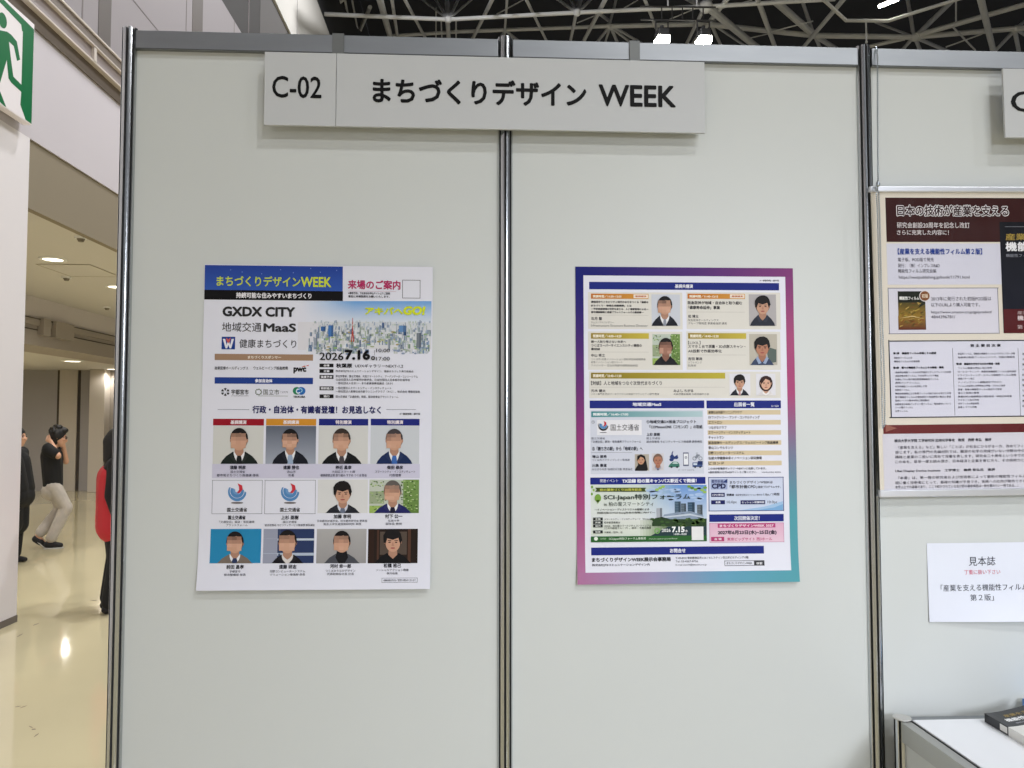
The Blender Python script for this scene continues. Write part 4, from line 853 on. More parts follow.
portrait(A, S, (368.2, 528.8, 417.8, 562.8), (38, 28, 24), (18, 18, 20), hx=.50, hy=.36, hr=.29, mosaic=False, extra=room, collar='none', hairstyle='mop', shoulders=.36)
caps = ((238, 'ラ須藤 明彦'[1:], '国土交通省', '都市局まちづくり推進課 課長'), (291.4, '遠藤 勝也', '流山市', '市長'), (343.6, '神近 昌幸', '大田区スマート課', '健康経営企業 取り組み すすめ つくば 担当'), (395.2, '柴田 恭彦', 'スマートシティ・インスティテュート', '代表理事'))
p = Print('caption_lettering', nb_, S, 2)
for uc, n_, a_, b_ in caps:
    p.text(n_, uc-8, 465.4, uc+8, 469.4, (34, 34, 52), 0.03); wa = min(20, len(a_)*1.45); wb = min(23, len(b_)*1.5)
    p.text(a_, uc-wa, 470.4, uc+wa, 473, (78, 78, 96), 0.01).text(b_, uc-wb, 473.8, uc+wb, 476.6, (70, 70, 88), 0.01)
p.done()
p = Print('caption_lettering', A, S, 1)
for uc, v, n_, a_, b_ in ((237, 517.4, '国土交通省', '「交通空白」解消・官民連携', 'プラットフォーム'), (290, 517.4, '上杉 亜樹', '国土交通省', '総合政策局 モビリティサービス推進課 課長補佐'), (342.4, 516.4, '加藤 孝明', '日本都市計画学会、防災都市研究会 委員長', '東京大学生産技術研究所 教授'), (393.8, 516.2, '村下 公一', '弘前大学', '副学長 教授'), (236, 566.4, '前田 昌孝', '宇都宮市', '都市整備部 部長'), (288.4, 566.2, '遠藤 研志', '日野コンピューターシステム', 'ソリューション推進部 部長'), (341, 565.6, '河村 幸一郎', 'つくばまちなかデザイン', '代表取締役社長 社長'), (392.6, 565, '松橋 裕己', 'ソーシャルアクション機構', '執行役員')):
    wn = len(n_)*1.75; p.text(n_, uc-wn, v-2.1, uc+wn, v+2.1, (36, 36, 44), 0.03); wa = min(25, len(a_)*1.35); wb = min(25, len(b_)*1.35)
    p.text(a_, uc-wa, v+3.2, uc+wa, v+5.6, (84, 84, 92), 0.01).text(b_, uc-wb, v+6.4, uc+wb, v+8.8, (84, 84, 92), 0.01)
p.frame(382.2, 577, 417.8, 581.6, 0.4, (120, 120, 128)).text('※講演内容は予告なく変更する場合がございます', 384, 578.2, 416, 580.4, (70, 70, 78), 0.01)
p.done('captions under the pictures')

# ------------------------------------------------------------------ right A1 poster
Z2 = 1.6679-H1/2
def curlB(x, z):
    b = max(0.0, 1-(z-Z2)/0.14)
    return 0.0006 + 0.009*b*b
PAPER2 = mat('coated_programme_paper', (223, 224, 236), 0.42, spec=0.3)
B_, T = make_sheet('poster', 1.4769, 1.6679, 0.002, curlB, 'right poster on the booth wall, a programme inside a navy, purple and teal border', -0.001, PAPER2)
# printed border blending navy, purple, magenta, pink and teal
cps = {'tl': (20, 28, 112), 'tm': (78, 44, 116), 'tr': (130, 62, 120), 'ml': (96, 46, 116), 'mr': (168, 78, 124), 'l3': (164, 60, 116), 'r3': (120, 124, 150), 'bl': (172, 112, 152), 'bm': (150, 140, 176), 'b3': (98, 156, 184), 'br': (84, 156, 168), 'r2': (172, 74, 122)}
def pick(path, t):
    n = len(path)-1; i = min(n-1, int(t*n)); return mix(cps[path[i]], cps[path[i+1]], t*n-i)
p = Print('printed_border', B_, T)
x0, x1, z0, z1 = T.o.x-W1/2, T.o.x+W1/2, T.o.z, T.o.z+H1; bw = 0.0215; b_top = 0.0235; b_bot = 0.030
cx_ = lambda c: Vector(lin(c))
def q4(xa, za, xb, zb, ca, cb, cc, cd): p._quad([(xa, za), (xb, za), (xb, zb), (xa, zb)], [cx_(ca), cx_(cb), cx_(cc), cx_(cd)], 1)
n = 60
for i in range(n):
    a, b = i/n, (i+1)/n
    ta, tb = pick(('tl', 'tm', 'tr'), a), pick(('tl', 'tm', 'tr'), b); q4(x0+W1*a, z1-b_top, x0+W1*b, z1, ta, tb, tb, ta)
    ba, bb_ = pick(('bl', 'bm', 'b3', 'br'), a), pick(('bl', 'bm', 'b3', 'br'), b); q4(x0+W1*a, z0, x0+W1*b, z0+b_bot, ba, bb_, bb_, ba)
    za, zb = z1-b_top-(H1-b_top-b_bot)*a, z1-b_top-(H1-b_top-b_bot)*b
    la, lb = pick(('tl', 'ml', 'l3', 'bl'), a), pick(('tl', 'ml', 'l3', 'bl'), b); q4(x0, zb, x0+bw, za, lb, lb, la, la)
    ra, rb = pick(('tr', 'mr', 'r2', 'r3', 'br', 'br'), a), pick(('tr', 'mr', 'r2', 'r3', 'br', 'br'), b); q4(x1-bw, zb, x1, za, rb, rb, ra, ra)
p.done('navy, purple and teal border')
LB = (226, 228, 238)
bar_('section_bar', B_, T, (589.1, 282.5, 778.9, 289.9), (28, 40, 124), '基調共講演', (674.8, 284.3, 692.8, 288.2), LB, 0.03, label='blue bar')
CARD = (218, 215, 208)
def card(box, barbox, barcol, barright, bartxt, badge, lines, names, pic, lab='pale beige programme card'):
    pc = Print('programme_card', B_, T); pc.rect(*box, CARD); o = pc.done(lab)
    b = Print('time_bar', o, T, 2); b.rect(*barbox, barcol, right=barright); bo = b.done()
    q_ = Print('lettering', bo, T, 3); q_.text(bartxt, barbox[0]+2, barbox[1]+1.3, barbox[0]+2+len(bartxt)*1.78, barbox[3]-1.1, (240, 232, 214), 0.03, 0)
    q_.done()
    if badge:
        g_ = Print('badge', bo, T, 3); g_.rect(*badge, (236, 222, 208)); g_.text('基調講演', badge[0]+1.6, badge[1]+1.0, badge[2]-1.6, badge[3]-1.0, (190, 110, 70), 0.02, 1); g_.done()
    q_ = Print('lettering', o, T, 2)
    for s_, u0, v0_, u1, v1_, w_ in lines: q_.text(s_, u0, v0_, u1, v1_, (52, 50, 54), w_, 0)
    for s_, u0, v0_, u1, v1_, w_ in names: q_.text(s_, u0, v0_, u1, v1_, (74, 72, 76), w_, 0)
    if lines: vv = (lines[-1][4]+names[0][2])/2; q_.rect(lines[0][1], vv-.12, barbox[2], vv+.12, (176, 172, 166), 0)
    q_.done(); return o
OR, OR2 = (190, 112, 44), (206, 150, 64); OL, OL2 = (150, 128, 46), (196, 178, 72)
c1 = card((588, 292.4, 682.4, 329.2), (590.9, 293.8, 648.4, 298.9), OR, OR2, '開講時間／11:30~12:05', (633.4, 294.5, 647.8, 298.3),
     [('損保見守りとモビリティ時代のまちをつくる「健康な', 591, 301, 648.4, 303.2, .045), ('まちづくり・地域生活圏構築」とは', 591, 304.6, 631.6, 306.8, .045), ('一予防医療現場の世界を変える、人と健康管理による一', 591, 308, 648.4, 310.2, .045), ('都市構築戦略と医療プラットフォームその最前線一', 591, 311.2, 643.6, 313.4, .045)],
     [('石月 聖', 591, 317, 602, 320.2, .03), ('サムスンアドバイザリー', 591, 321.4, 613.6, 323.6, .0), ('Infrastructure Structure Business Director', 591, 324.4, 647.6, 326.8, .0)], None)
c2 = card((686.4, 292.4, 780.4, 329.2), (687.4, 293.8, 744.8, 298.9), OR, OR2, '開講時間／11:40~12:15', (729.8, 294.5, 744.2, 298.3),
     [('阪急阪神が地域・自治体と取り組む', 687.6, 301.2, 742, 304.6, .03), ('「健康寿命延伸」事業', 688, 305.8, 719.8, 309.4, .03)],
     [('松 博太', 688, 314.8, 698.4, 318, .03), ('阪急阪神ホールディングス', 688, 319, 718.4, 321.4, .0), ('グループ開発室 事業推進部 課長', 688, 322.2, 726.8, 324.6, .0)], None)
c3 = card((588, 331.6, 682.4, 369.8), (590.9, 333.2, 648.8, 338.8), OL, OL2, '開講時間／14:00~14:20', None,
     [('誰一人取り残さない未来へ', 591, 340.4, 626, 343, .03), ('つくばスーパーサイエンスシティ構想の', 591, 344, 641.6, 347, .03), ('最前線', 591, 347.8, 600, 350.4, .03)],
     [('中山 秀之', 591, 353.8, 605, 357, .03), ('つくば市 政策イノベーション部科学技術戦略課長', 591, 358.2, 645.6, 360.4, .0), ('政策イノベーション部スマート', 591, 361.2, 622.4, 363.4, .0), ('アドバイザー 総合政策都市戦略推進統括', 591, 364.4, 637.6, 366.6, .0)], None)
c4 = card((686.4, 331.6, 780.4, 369.8), (688, 333.2, 746, 338.8), OL, OL2, '開講時間／14:40~15:30', None,
     [('【LIXIL】', 688, 341, 700.4, 344.4, .0), ('スマホ１台で測量・3D点群スキャン・', 688, 344.8, 745.2, 348.2, .02), ('AR投影で作業効率化', 688, 349.4, 721.6, 352.8, .02)],
     [('吉田 尊尚', 688, 357.2, 702, 360.4, .03), ('ソフトバンク', 688, 361.4, 701.4, 363.6, .0), ('拡販部', 688, 364.4, 696, 366.6, .0)], None)
c5 = card((589, 371.6, 780.4, 398), (590.9, 372.8, 725, 378.6), (134, 116, 38), (186, 172, 62), '開講時間／10:40~11:30', None,
     [('【対談】人と地域をつなぐ次世代まちづくり', 591, 381, 661.8, 385.2, .02)],
     [('元木 健太', 591, 389.2, 605.6, 392.2, .03), ('みよし ちがる', 673.4, 389.2, 693.2, 392.2, .03), ('リスト専門家 防災アーキテクチャの本質アクティビティ部門 教授', 591, 393, 659, 395.2, .0), ('大阪府議会議員 大阪府議中小会', 673.4, 393, 709, 395.2, .0)], None)
portrait(c1, T, (651.5, 294.5, 680, 325.9), (200, 204, 214), (26, 28, 38), tie=(140, 146, 160), hx=.46, hy=.36, hr=.27, shoulders=.46, layer=2)
portrait(c2, T, (748.8, 294.5, 776, 325.9), (176, 172, 174), (42, 46, 58), hx=.50, hy=.36, hr=.26, mosaic=False, collar='open', shirt=(52, 56, 70), shoulders=.46, layer=2, hairstyle='mop')
portrait(c3, T, (652.4, 334.1, 680, 365.1), (186, 196, 184), (30, 30, 34), hx=.48, hy=.42, hr=.26, skin=(150, 108, 92), extra=leaves, collar='open', shirt=(24, 24, 28), shoulders=.46, layer=2)
portrait(c4, T, (749.2, 334.1, 777, 365.1), (186, 180, 168), (60, 72, 100), hx=.46, hy=.42, hr=.27, mosaic=False, hairstyle='mop', collar='open', shirt=(150, 166, 196), skin=(182, 128, 104), extra=lambda p, X, Y, P: p.poly([(X(.6), Y(.4)), (X(.97), Y(.5)), (X(.97), Y(.9)), (X(.7), Y(.95))], (92, 104, 98), 1), shoulders=.44, layer=2)
portrait(c5, T, (729.4, 373.8, 750.2, 395.4), (222, 221, 228), (32, 34, 44), tie=(190, 150, 150), hx=.48, hy=.38, hr=.28, mosaic=False, hairstyle='mop', shoulders=.46, layer=2)
portrait(c5, T, (756, 373.8, 775.4, 395.4), (222, 221, 228), (228, 224, 226), shirt=(236, 232, 230), hx=.50, hy=.42, hr=.30, mosaic=False, hairstyle='bob', skin=(216, 172, 148), hair=(56, 36, 34), shoulders=.44, layer=2)
Print('small_print', B_, T, 1).text('※一部敬称略・順不同', 759.4, 279.7, 778.6, 281.6, (70, 70, 84), .01).done()
bar_('section_bar', B_, T, (589.6, 400.5, 704.2, 408.3), (28, 40, 124), '地域交通MaaS', (632.4, 402.4, 661.2, 406.2), LB, 0.04, label='blue bar')
o = bar_('section_bar', B_, T, (706.4, 400.5, 780.8, 408.3), (28, 40, 124), '出展者一覧', (734, 402.2, 754.4, 406.6), LB, 0.03, label='blue bar')
Print('small_lettering', o, T, 2).text('五十音順', 771, 405, 778.6, 407, LB, 0, 0).done()
pc = Print('programme_card', B_, T); pc.rect(590.4, 409.8, 703.6, 473.8, (205, 209, 222)); mc = pc.done('pale blue programme card')
b = Print('time_bar', mc, T, 2); b.rect(591.2, 411.3, 702.4, 417, (60, 136, 142), right=(176, 200, 206)); bo = b.done('teal time bar'); Print('lettering', bo, T, 3).text('開講時間／16:40~17:00', 593, 412.8, 628.2, 415.8, (232, 238, 240), .03, 0).done()
lg = Print('ministry_logo', mc, T, 2); lg.rect(597, 420, 641.6, 435, (226, 226, 232)); gem(lg, 603.2, 425.8, 5.0); lg.rect(600, 432.2, 606.4, 432.8, (70, 70, 78), 1); lg.text('国土交通省', 610.6, 424.2, 639, 430.6, (58, 56, 58), .0, 2); lg.done('blue crescent logo')
q_ = Print('lettering', mc, T, 2); D3 = (52, 54, 66); G3 = (86, 88, 104)
q_.text('①', 591.4, 420.6, 594.6, 423.6, D3).text('国土交通省', 591.2, 437.2, 604.8, 439.4, G3).text('「交通空白」解消・官民連携プラットフォーム', 591.6, 440.4, 641, 442.8, G3, .01)
q_.text('①地域交通DX推進プロジェクト', 646.4, 420, 696, 423.4, D3, .025).text('「COMmmmONS（コモンズ）」の取組', 649.4, 425, 702.2, 428.6, D3, .025).text('上杉 亜樹', 646.4, 432.8, 659.8, 436, D3, .03).text('国土交通省', 646.4, 437, 660, 439.4, G3).text('総合政策局 モビリティサービス推進課 課長補佐', 646.4, 440.4, 702, 442.8, G3, .01)
q_.text('②「勝ち方の駅」から「地域の駅」へ', 592, 446.6, 642.4, 450.6, D3, .025).rect(591.4, 452.4, 632, 452.6, G3).text('増山 亜希', 592, 455, 606.6, 458, D3, .03).text('つくば市アクティブシティ推進課', 592, 458.8, 629.6, 461, G3).text('川島 豊道', 592, 463.8, 606.6, 467, D3, .03).text('みなまち代表 地域防災活動 推進協会', 592, 468, 632.4, 470.4, G3)
q_.done()
portrait(mc, T, (634.8, 454.2, 649, 470.8), (176, 168, 156), (30, 28, 28), hx=.42, hy=.32, hr=.28, mosaic=False, hairstyle='long', collar='none', skin=(196, 150, 120), shoulders=.44, layer=2)
portrait(mc, T, (651.8, 453.4, 663.8, 470.2), (206, 202, 206), (206, 200, 204), shirt=(150, 150, 166), hx=.5, hy=.38, hr=.32, mosaic=False, hair=(120, 96, 84), skin=(176, 122, 98), shoulders=.42, layer=2, tie=(80, 80, 110))
ic = Print('transport_pictograms', mc, T, 2)
NV = (44, 62, 116)
ic.ell(671.4, 459.6, 2.2, 1.8, NV).ell(676.2, 457.4, 2, 1.7, NV).poly([(669.2, 457), (672, 453.6), (674.4, 456.6), (677.4, 454.6), (677.6, 457.6), (673, 459.6)], NV, 1).poly([(671.2, 453.6), (672.6, 451), (673.2, 451.4), (672.4, 454)], NV, 1)
ic.poly([(668.4, 466.4), (670, 464), (673, 461.6), (677.6, 461.8), (679.4, 464.4), (679.4, 467), (668.6, 467.2)], (62, 118, 104)).poly([(672, 463.6), (673.6, 462.2), (677, 462.3), (678, 463.8)], (196, 214, 214), 1).ell(671.4, 467, 1.2, 1.0, (40, 46, 56), 2, 10).ell(677, 467, 1.2, 1.0, (40, 46, 56), 2, 10)
ic.rect(683, 452.4, 688.6, 466, (92, 98, 124)).rect(683.6, 453.6, 688, 464.6, (228, 230, 236), 1).ring(685.8, 457.4, .6, 1.2, (90, 96, 120), 2)
for a, b in ((694.4, 458.4), (700.4, 458.4)): ic.ring(a, b, 1.4, 2.0, (110, 116, 130), 0, n=14)
ic.poly([(694.4, 458.2), (696.4, 454), (699.6, 454.6), (700.4, 458.2), (699.2, 455.6), (697, 458.4)], (130, 136, 148), 1).rect(695.6, 452.8, 697.8, 453.3, (110, 116, 130), 1)
ic.rect(692.4, 462.4, 702.4, 467, (70, 90, 138)).rect(693.2, 463.2, 697, 465, (206, 216, 230), 1).rect(697.6, 461, 702.6, 464.6, (36, 52, 100), 1).ell(695, 467, 1, .9, (40, 44, 56), 2, 10).ell(700, 467, 1, .9, (40, 44, 56), 2, 10).text('データでつながる', 678, 469.2, 694, 470.6, G3)
ic.done('scooter, phone, bicycle, car and bus pictograms')
ex = Print('exhibitor_list', B_, T); rows = ((412.3, '産業社会共創ランニングクラブ', 741.6), (417.3, 'EYファクトリー・アンド・コンサルティング', 759.6), (422.3, 'エストロン', 722), (427.4, 'つながるクラブ', 726.4), (432.5, 'スマートシティ・インスティテュート', 750.2), (437.5, 'チャットマン', 724), (442.6, '阪急阪神ホールディングス／ウェルビーイング推進機構', 778), (447.7, '野山コンサルタンツ', 732.8), (452.9, '日野コンピューターシステム', 744), (458.0, '弘前大学健康未来イノベーション研究機構', 761.6), (463.1, 'ビヨンド', 724))
for i, (v, s_, u1) in enumerate(rows):
    if i % 2 == 0: ex.rect(707.2+i*.1, v-2.3, 780.4+i*.12, v+2.3, (211, 194, 162))
eo = ex.done('beige striped list'); q_ = Print('lettering', eo, T, 2)
for i, (v, s_, u1) in enumerate(rows): q_.text(s_, 708.4, v-1.5, u1, v+1.5, (62, 58, 60), .015)
q_.text('このほか秋葉原ギャラリーNEXT-1に出展しています。', 708, 467.2, 766, 469.6, D3, .012).text('※最新情報は公式WEBサイトをご覧ください', 708, 471, 756, 473.2, G3, .012).text('2026年5月現在 敬称略', 761.4, 471.4, 780.6, 473, G3); q_.done()
o = bar_('section_bar', B_, T, (590.2, 477.2, 705.4, 484.2), (28, 40, 124), 'TX沿線 柏の葉キャンパス駅近くで開催！', (622, 478.7, 696.4, 482.8), (232, 234, 242), .04, label='blue bar')
Print('small_lettering', o, T, 2).text('関連イベント', 600, 479.1, 618, 482.4, LB, 0, 0).done()
# forum picture
ev = Print('forum_picture', B_, T)
u0, v0_, u1, v1_ = 590.8, 484.8, 706.6, 541.5
for i in range(40):
    a, b = i/40, (i+1)/40; t = max(0.0, min(1.0, (a-0.40)/0.35))
    sky0, sky1 = mix((206, 216, 204), (100, 146, 208), t), mix((218, 222, 222), (196, 210, 226), t)
    ev.rect(u0+(u1-u0)*a, v0_, u0+(u1-u0)*b, 520, sky0, 0, bottom=sky1)
    g0, g1 = mix((216, 220, 214), (62, 88, 46), t), mix((210, 218, 206), (74, 104, 44), t)
    ev.rect(u0+(u1-u0)*a, 520, u0+(u1-u0)*b, v1_-5.4, g0, 0, bottom=g1)
rng = random.Random(4)
for k in range(24):
    a = rng.uniform(650, 704); ev.ell(a, rng.uniform(487, 500), 2+3*rng.random(), .8+rng.random(), (168, 192, 226), 1, 12)
for a, b in ((592, 487), (593.6, 490), (591.8, 494), (660, 488), (663, 486.6), (657, 489.6), (692, 488), (695.4, 489.4), (702, 490), (705, 487.6), (704.6, 492), (689, 486.4)):
    ev.ell(a, b, 2.0 if a > 640 else 1.1, 1.4, rng.choice([(116, 160, 62), (150, 186, 96), (86, 128, 54)]), 2, 10)
for a, w_, t_, cc in ((674.6, 6, 501.4, (70, 92, 112)), (681, 5, 503.4, (90, 104, 116)), (687.6, 7, 502.2, (58, 84, 108)), (697, 5.4, 504.6, (96, 104, 110)), (656.4, 5.6, 508, (172, 176, 184))):
    ev.rect(a, t_, a+w_, 518, cc, 2); ev.rect(a+w_*.62, t_, a+w_, 518, mix(cc, (40, 48, 58), .45), 3)
    for k in range(5): ev.rect(a, t_+2+k*2.6, a+w_*.62, t_+2.5+k*2.6, mix(cc, (160, 180, 196), .35), 4)
ev.poly([(662, 519), (664, 514.4), (676, 512.4), (690, 511), (703, 515), (704, 519.6)], (140, 156, 178), 4).poly([(662, 516.6), (690, 513.6), (704, 517), (704, 518), (690, 515.2), (662, 518)], (196, 206, 218), 5)
ev.poly([(652, 523), (655, 518), (662, 516.8), (670, 519), (690, 519), (706.4, 518.4), (706.4, 526), (652, 526)], (44, 66, 40), 5)
for k in range(40): ev.ell(rng.uniform(652, 704), rng.uniform(518.6, 526), 1.2+1.4*rng.random(), .8+.5*rng.random(), rng.choice([(44, 70, 36), (58, 88, 44), (78, 104, 52)]), 6, 9)
ev.poly([(650, 536), (668, 526.4), (706.4, 526), (706.4, 536)], (40, 60, 66), 4)
evo = ev.done('green forum picture with tower blocks')
q_ = Print('footer_strip', evo, T, 7); q_.rect(590.8, 535.8, 706.6, 541.6, (44, 96, 46)); q_.ell(595.8, 538.6, 2.0, 1.9, (226, 234, 224), 1, 14).text('主催事務局', 600, 537.6, 606, 539.4, (176, 206, 172), 0, 1).text('SCI-Japan特別フォーラム事務局', 608.8, 537.2, 645.6, 540, (214, 228, 210), .01, 1).text('www.sci-japan.or.jp/event/forum', 648.6, 537.8, 677, 539.6, (190, 214, 184), 0, 1); fo = q_.done('green footer strip')
q_ = Print('ribbon', evo, T, 7); q_.poly([(595, 487.6), (646, 487.6), (644.6, 489.6), (646, 491.6), (595, 491.6), (596.6, 489.6)], (64, 78, 34)).text('柏の葉街づくり20周年記念', 599.6, 488.3, 641.6, 490.9, (202, 202, 90), .02, 1).ell(597.8, 498, 3.2, 4.0, (120, 160, 66), 1).poly([(596.4, 500), (597.8, 504), (599.2, 500)], (120, 160, 66), 1); q_.done('olive ribbon and green leaf')
q_ = Print('lettering', evo, T, 8); q_.text('SCI-Japan特別フォーラム', 603.6, 494, 690, 500.2, (38, 52, 44), .02, 0).text('in 柏の葉スマートシティ', 604, 501.6, 653.4, 506, (44, 58, 48), .0, 0).text('―イノベーション・ディストリクトの取組による', 594.4, 508.2, 649, 510.4, (50, 56, 52), .02, 0).text('持続可能なWell-Being社会の実現に向けて―', 597, 511.6, 655, 513.8, (50, 56, 52), .02, 0)
for s_, uu, v in (('スマートシティ・インスティテュート（SCI-Japan）', 652, 519.0), ('柏市産業委員会', 620, 522.4), ('UDCK、柏の葉スマートシティコンソーシアム', 651, 525.6), ('（三井不動産グループ）、柏市・千葉市関連', 651, 527.9), ('千葉県／柏市、他', 622.4, 532.2)): q_.text(s_, 604, v-1.05, uu, v+1.05, (60, 66, 62), .01, 0)
q_.done()
for v, s_ in ((518.9, '主催'), (522.4, '共催'), (525.8, '協力'), (531.8, '後援')):
    g_ = Print('detail_tag', evo, T, 7); g_.rect(593, v-1.45, 602.6, v+1.45, (40, 44, 42)); g_.text(s_, 595, v-.9, 600.4, v+.9, (224, 228, 224), .02, 1); g_.done()
q_ = Print('date_lettering', evo, T, 8); q_.text('2026', 661.6, 528.6, 670.4, 531.8, (232, 236, 236), .02, 0).text('7.15', 671.6, 526.4, 684.4, 532.2, (240, 244, 244), .05, 0).text('水', 685, 529.4, 687.6, 532, (236, 240, 240), .02, 0).text('14:00~18:00', 673.6, 533.0, 686.4, 534.9, (226, 232, 232), .02, 0).ring(657, 530.8, 1.9, 2.8, (120, 176, 92), 0, n=18); q_.done('white forum date')
q_ = Print('blank_label', evo, T, 8); q_.rect(691.4, 526.4, 703.2, 540, (226, 226, 228)); q_.done('plain white square')
cp = Print('credit_card', B_, T); cp.rect(708.4, 477, 783.6, 511, (204, 210, 230), bottom=(198, 210, 232)); cp.frame(708.4, 477, 783.6, 511, .7, (52, 62, 122), 1); cp.poly([(740, 510.2), (765, 506.4), (782.8, 501), (782.8, 510.2)], (160, 192, 224), 1).poly([(756, 510.2), (774, 507.4), (782.8, 504), (782.8, 510.2)], (124, 170, 214), 2); co = cp.done('pale blue credit box')
q_ = Print('credit_logo', co, T, 3); q_.rect(710.6, 479.2, 727.2, 489.4, (156, 168, 204)).poly([(722.4, 482.4), (727.2, 478.6), (727.2, 482.8)], (44, 62, 118), 1).text('都市計画', 711.4, 479.6, 723, 482.8, (50, 58, 104), .02, 1).text('CPD', 711.6, 483.4, 725.6, 488.6, (28, 32, 74), .045, 1); q_.done('dark CPD logo')
q_ = Print('lettering', co, T, 3); q_.text('まちづくりデザインWEEKは', 729.6, 480.6, 772.6, 483.6, D3, .015, 0).text('「都市計画CPD」', 729.6, 484.8, 757, 488.4, D3, .02, 0).text('認定プログラムです。', 758, 485.6, 780.4, 488, D3, .015, 0).text('受講者', 726.4, 493.6, 734, 496, D3, .03, 0).text('認定単位数はセッション毎付与', 735.6, 493.8, 762, 495.8, G3, .01, 0).text('1.0pt／1時間', 763.4, 492.8, 779.2, 496, D3, .01, 0).text('10.0pt', 726.8, 500.6, 736.6, 504, D3, .0, 0).text('10.0pt', 767.4, 500.6, 777, 504, D3, .0, 0)
q_.done()
for a, b, v, s_ in ((711, 724.6, 494.8, 'CPD単位'), (711, 724.8, 502.2, '会員'), (740.4, 765, 502.2, 'セッション受講時間')):
    g_ = Print('detail_tag', co, T, 3); g_.rect(a, v-2.0, b, v+2.0, (30, 36, 92)); c_ = (a+b)/2; w_ = min((b-a)/2-1, len(s_)*1.25); g_.text(s_, c_-w_, v-1.1, c_+w_, v+1.1, LB, .02, 1); g_.done()
bar_('section_bar', B_, T, (709.2, 514.2, 783.6, 521.6), (28, 40, 124), '次回開催決定！', (734, 515.8, 759.4, 520.2), LB, .02, label='blue bar')
nx = Print('next_event_box', B_, T); nx.rect(709.4, 522.8, 783.8, 542.2, (220, 172, 198), bottom=(226, 196, 212)); nx.frame(709.4, 522.8, 783.8, 542.2, .4, (190, 120, 160), 1); no_ = nx.done('pink next event box')
q_ = Print('title_strip', no_, T, 2); q_.rect(717.6, 523.4, 775.2, 527.6, (184, 66, 122)).text('まちづくりデザインWEEK 2027', 719.4, 524.1, 773.4, 526.9, (240, 222, 232), .03, 1); q_.done('magenta strip')
q_ = Print('lettering', no_, T, 2); q_.text('2027年6月23日(水)~25日(金)', 717.6, 530, 776.4, 535, (48, 36, 54), .045, 0).text('東京ビッグサイト 西3ホール', 727, 537.2, 772, 540.6, (186, 70, 120), .02, 0); q_.done()
q_ = Print('detail_tag', no_, T, 2); q_.rect(711, 536.8, 724, 541.2, (178, 60, 112)).text('会 場', 714, 537.8, 721.4, 540.2, (240, 222, 232), .02, 1); q_.done('magenta tag')
bar_('section_bar', B_, T, (591, 546.6, 763.6, 554.3), (28, 40, 124), 'お問合せ', (669.6, 548.3, 685.4, 552.6), LB, .04, label='blue bar')
q_ = Print('contact_lettering', B_, T, 1); q_.text('まちづくりデザインWEEK展示会事務局', 591.6, 557, 670.4, 561.4, (40, 40, 48), .04).text('株式会社JTBコミュニケーションデザイン内', 591.8, 563.2, 649.2, 566, D3, .02).text('〒105-8335 東京都港区芝3-23-1 セレスティン芝三井ビルディング13階', 675.2, 556.2, 748, 558.6, D3, .012).text('Tel. 03-4567-8756', 675.2, 560, 697.4, 562, D3).text('E-mail machi@jtbcom.co.jp', 675.2, 563.4, 706, 565.6, D3)
q_.frame(724, 560.2, 763.8, 565.4, .5, (46, 46, 52)).text('まちづくりデザインWEEK', 726, 561.5, 751.6, 564, D3, .01).rect(753.4, 560.6, 763.6, 565, (60, 60, 66)).text('検索', 755.6, 561.6, 761.6, 564.2, (230, 230, 234), .02, 3)
q_.done('contact details')

# ------------------------------------------------------------------ people
def blend_shape(parts, voxel=0.010, smooth=3):
    """one continuous skin from overlapping tapered limbs"""
    m = MB()
    for s in parts:
        if s[0] == 'limb':
            _, a, ra, b, rb = s; m.tube(a, b, ra, rb, 14); m.ball(a, ra, 14, 10); m.ball(b, rb, 14, 10)
        else:
            _, c, r, sc = s; m.ball(c, r, 18, 12, sc)
    me = bpy.data.meshes.new('tmp_body'); me.from_pydata(m.v, [], m.f)
    o = bpy.data.objects.new('tmp_body', me); COL.objects.link(o)
    r = o.modifiers.new('remesh', 'REMESH'); r.mode = 'VOXEL'; r.voxel_size = voxel
    if smooth: sm = o.modifiers.new('smooth', 'SMOOTH'); sm.iterations = smooth; sm.factor = 0.5
    dg = bpy.context.evaluated_depsgraph_get(); nm = bpy.data.meshes.new_from_object(o.evaluated_get(dg))
    bpy.data.objects.remove(o); bpy.data.meshes.remove(me)
    for p in nm.polygons: p.use_smooth = True
    return nm
def part(name, parts, material, parent, label=None, voxel=0.010, smooth=3):
    me = blend_shape(parts, voxel, smooth); me.materials.clear(); me.materials.append(material)
    o = bpy.data.objects.new(name, me); COL.objects.link(o); o.parent = parent
    if label: o['label'] = label
    return o
V = Vector
SKIN = mat('skin', (206, 158, 130), 0.55); BLK = mat('black_cloth', (20, 20, 22), 0.85); HAIR = mat('black_hair', (20, 17, 17), 0.6)
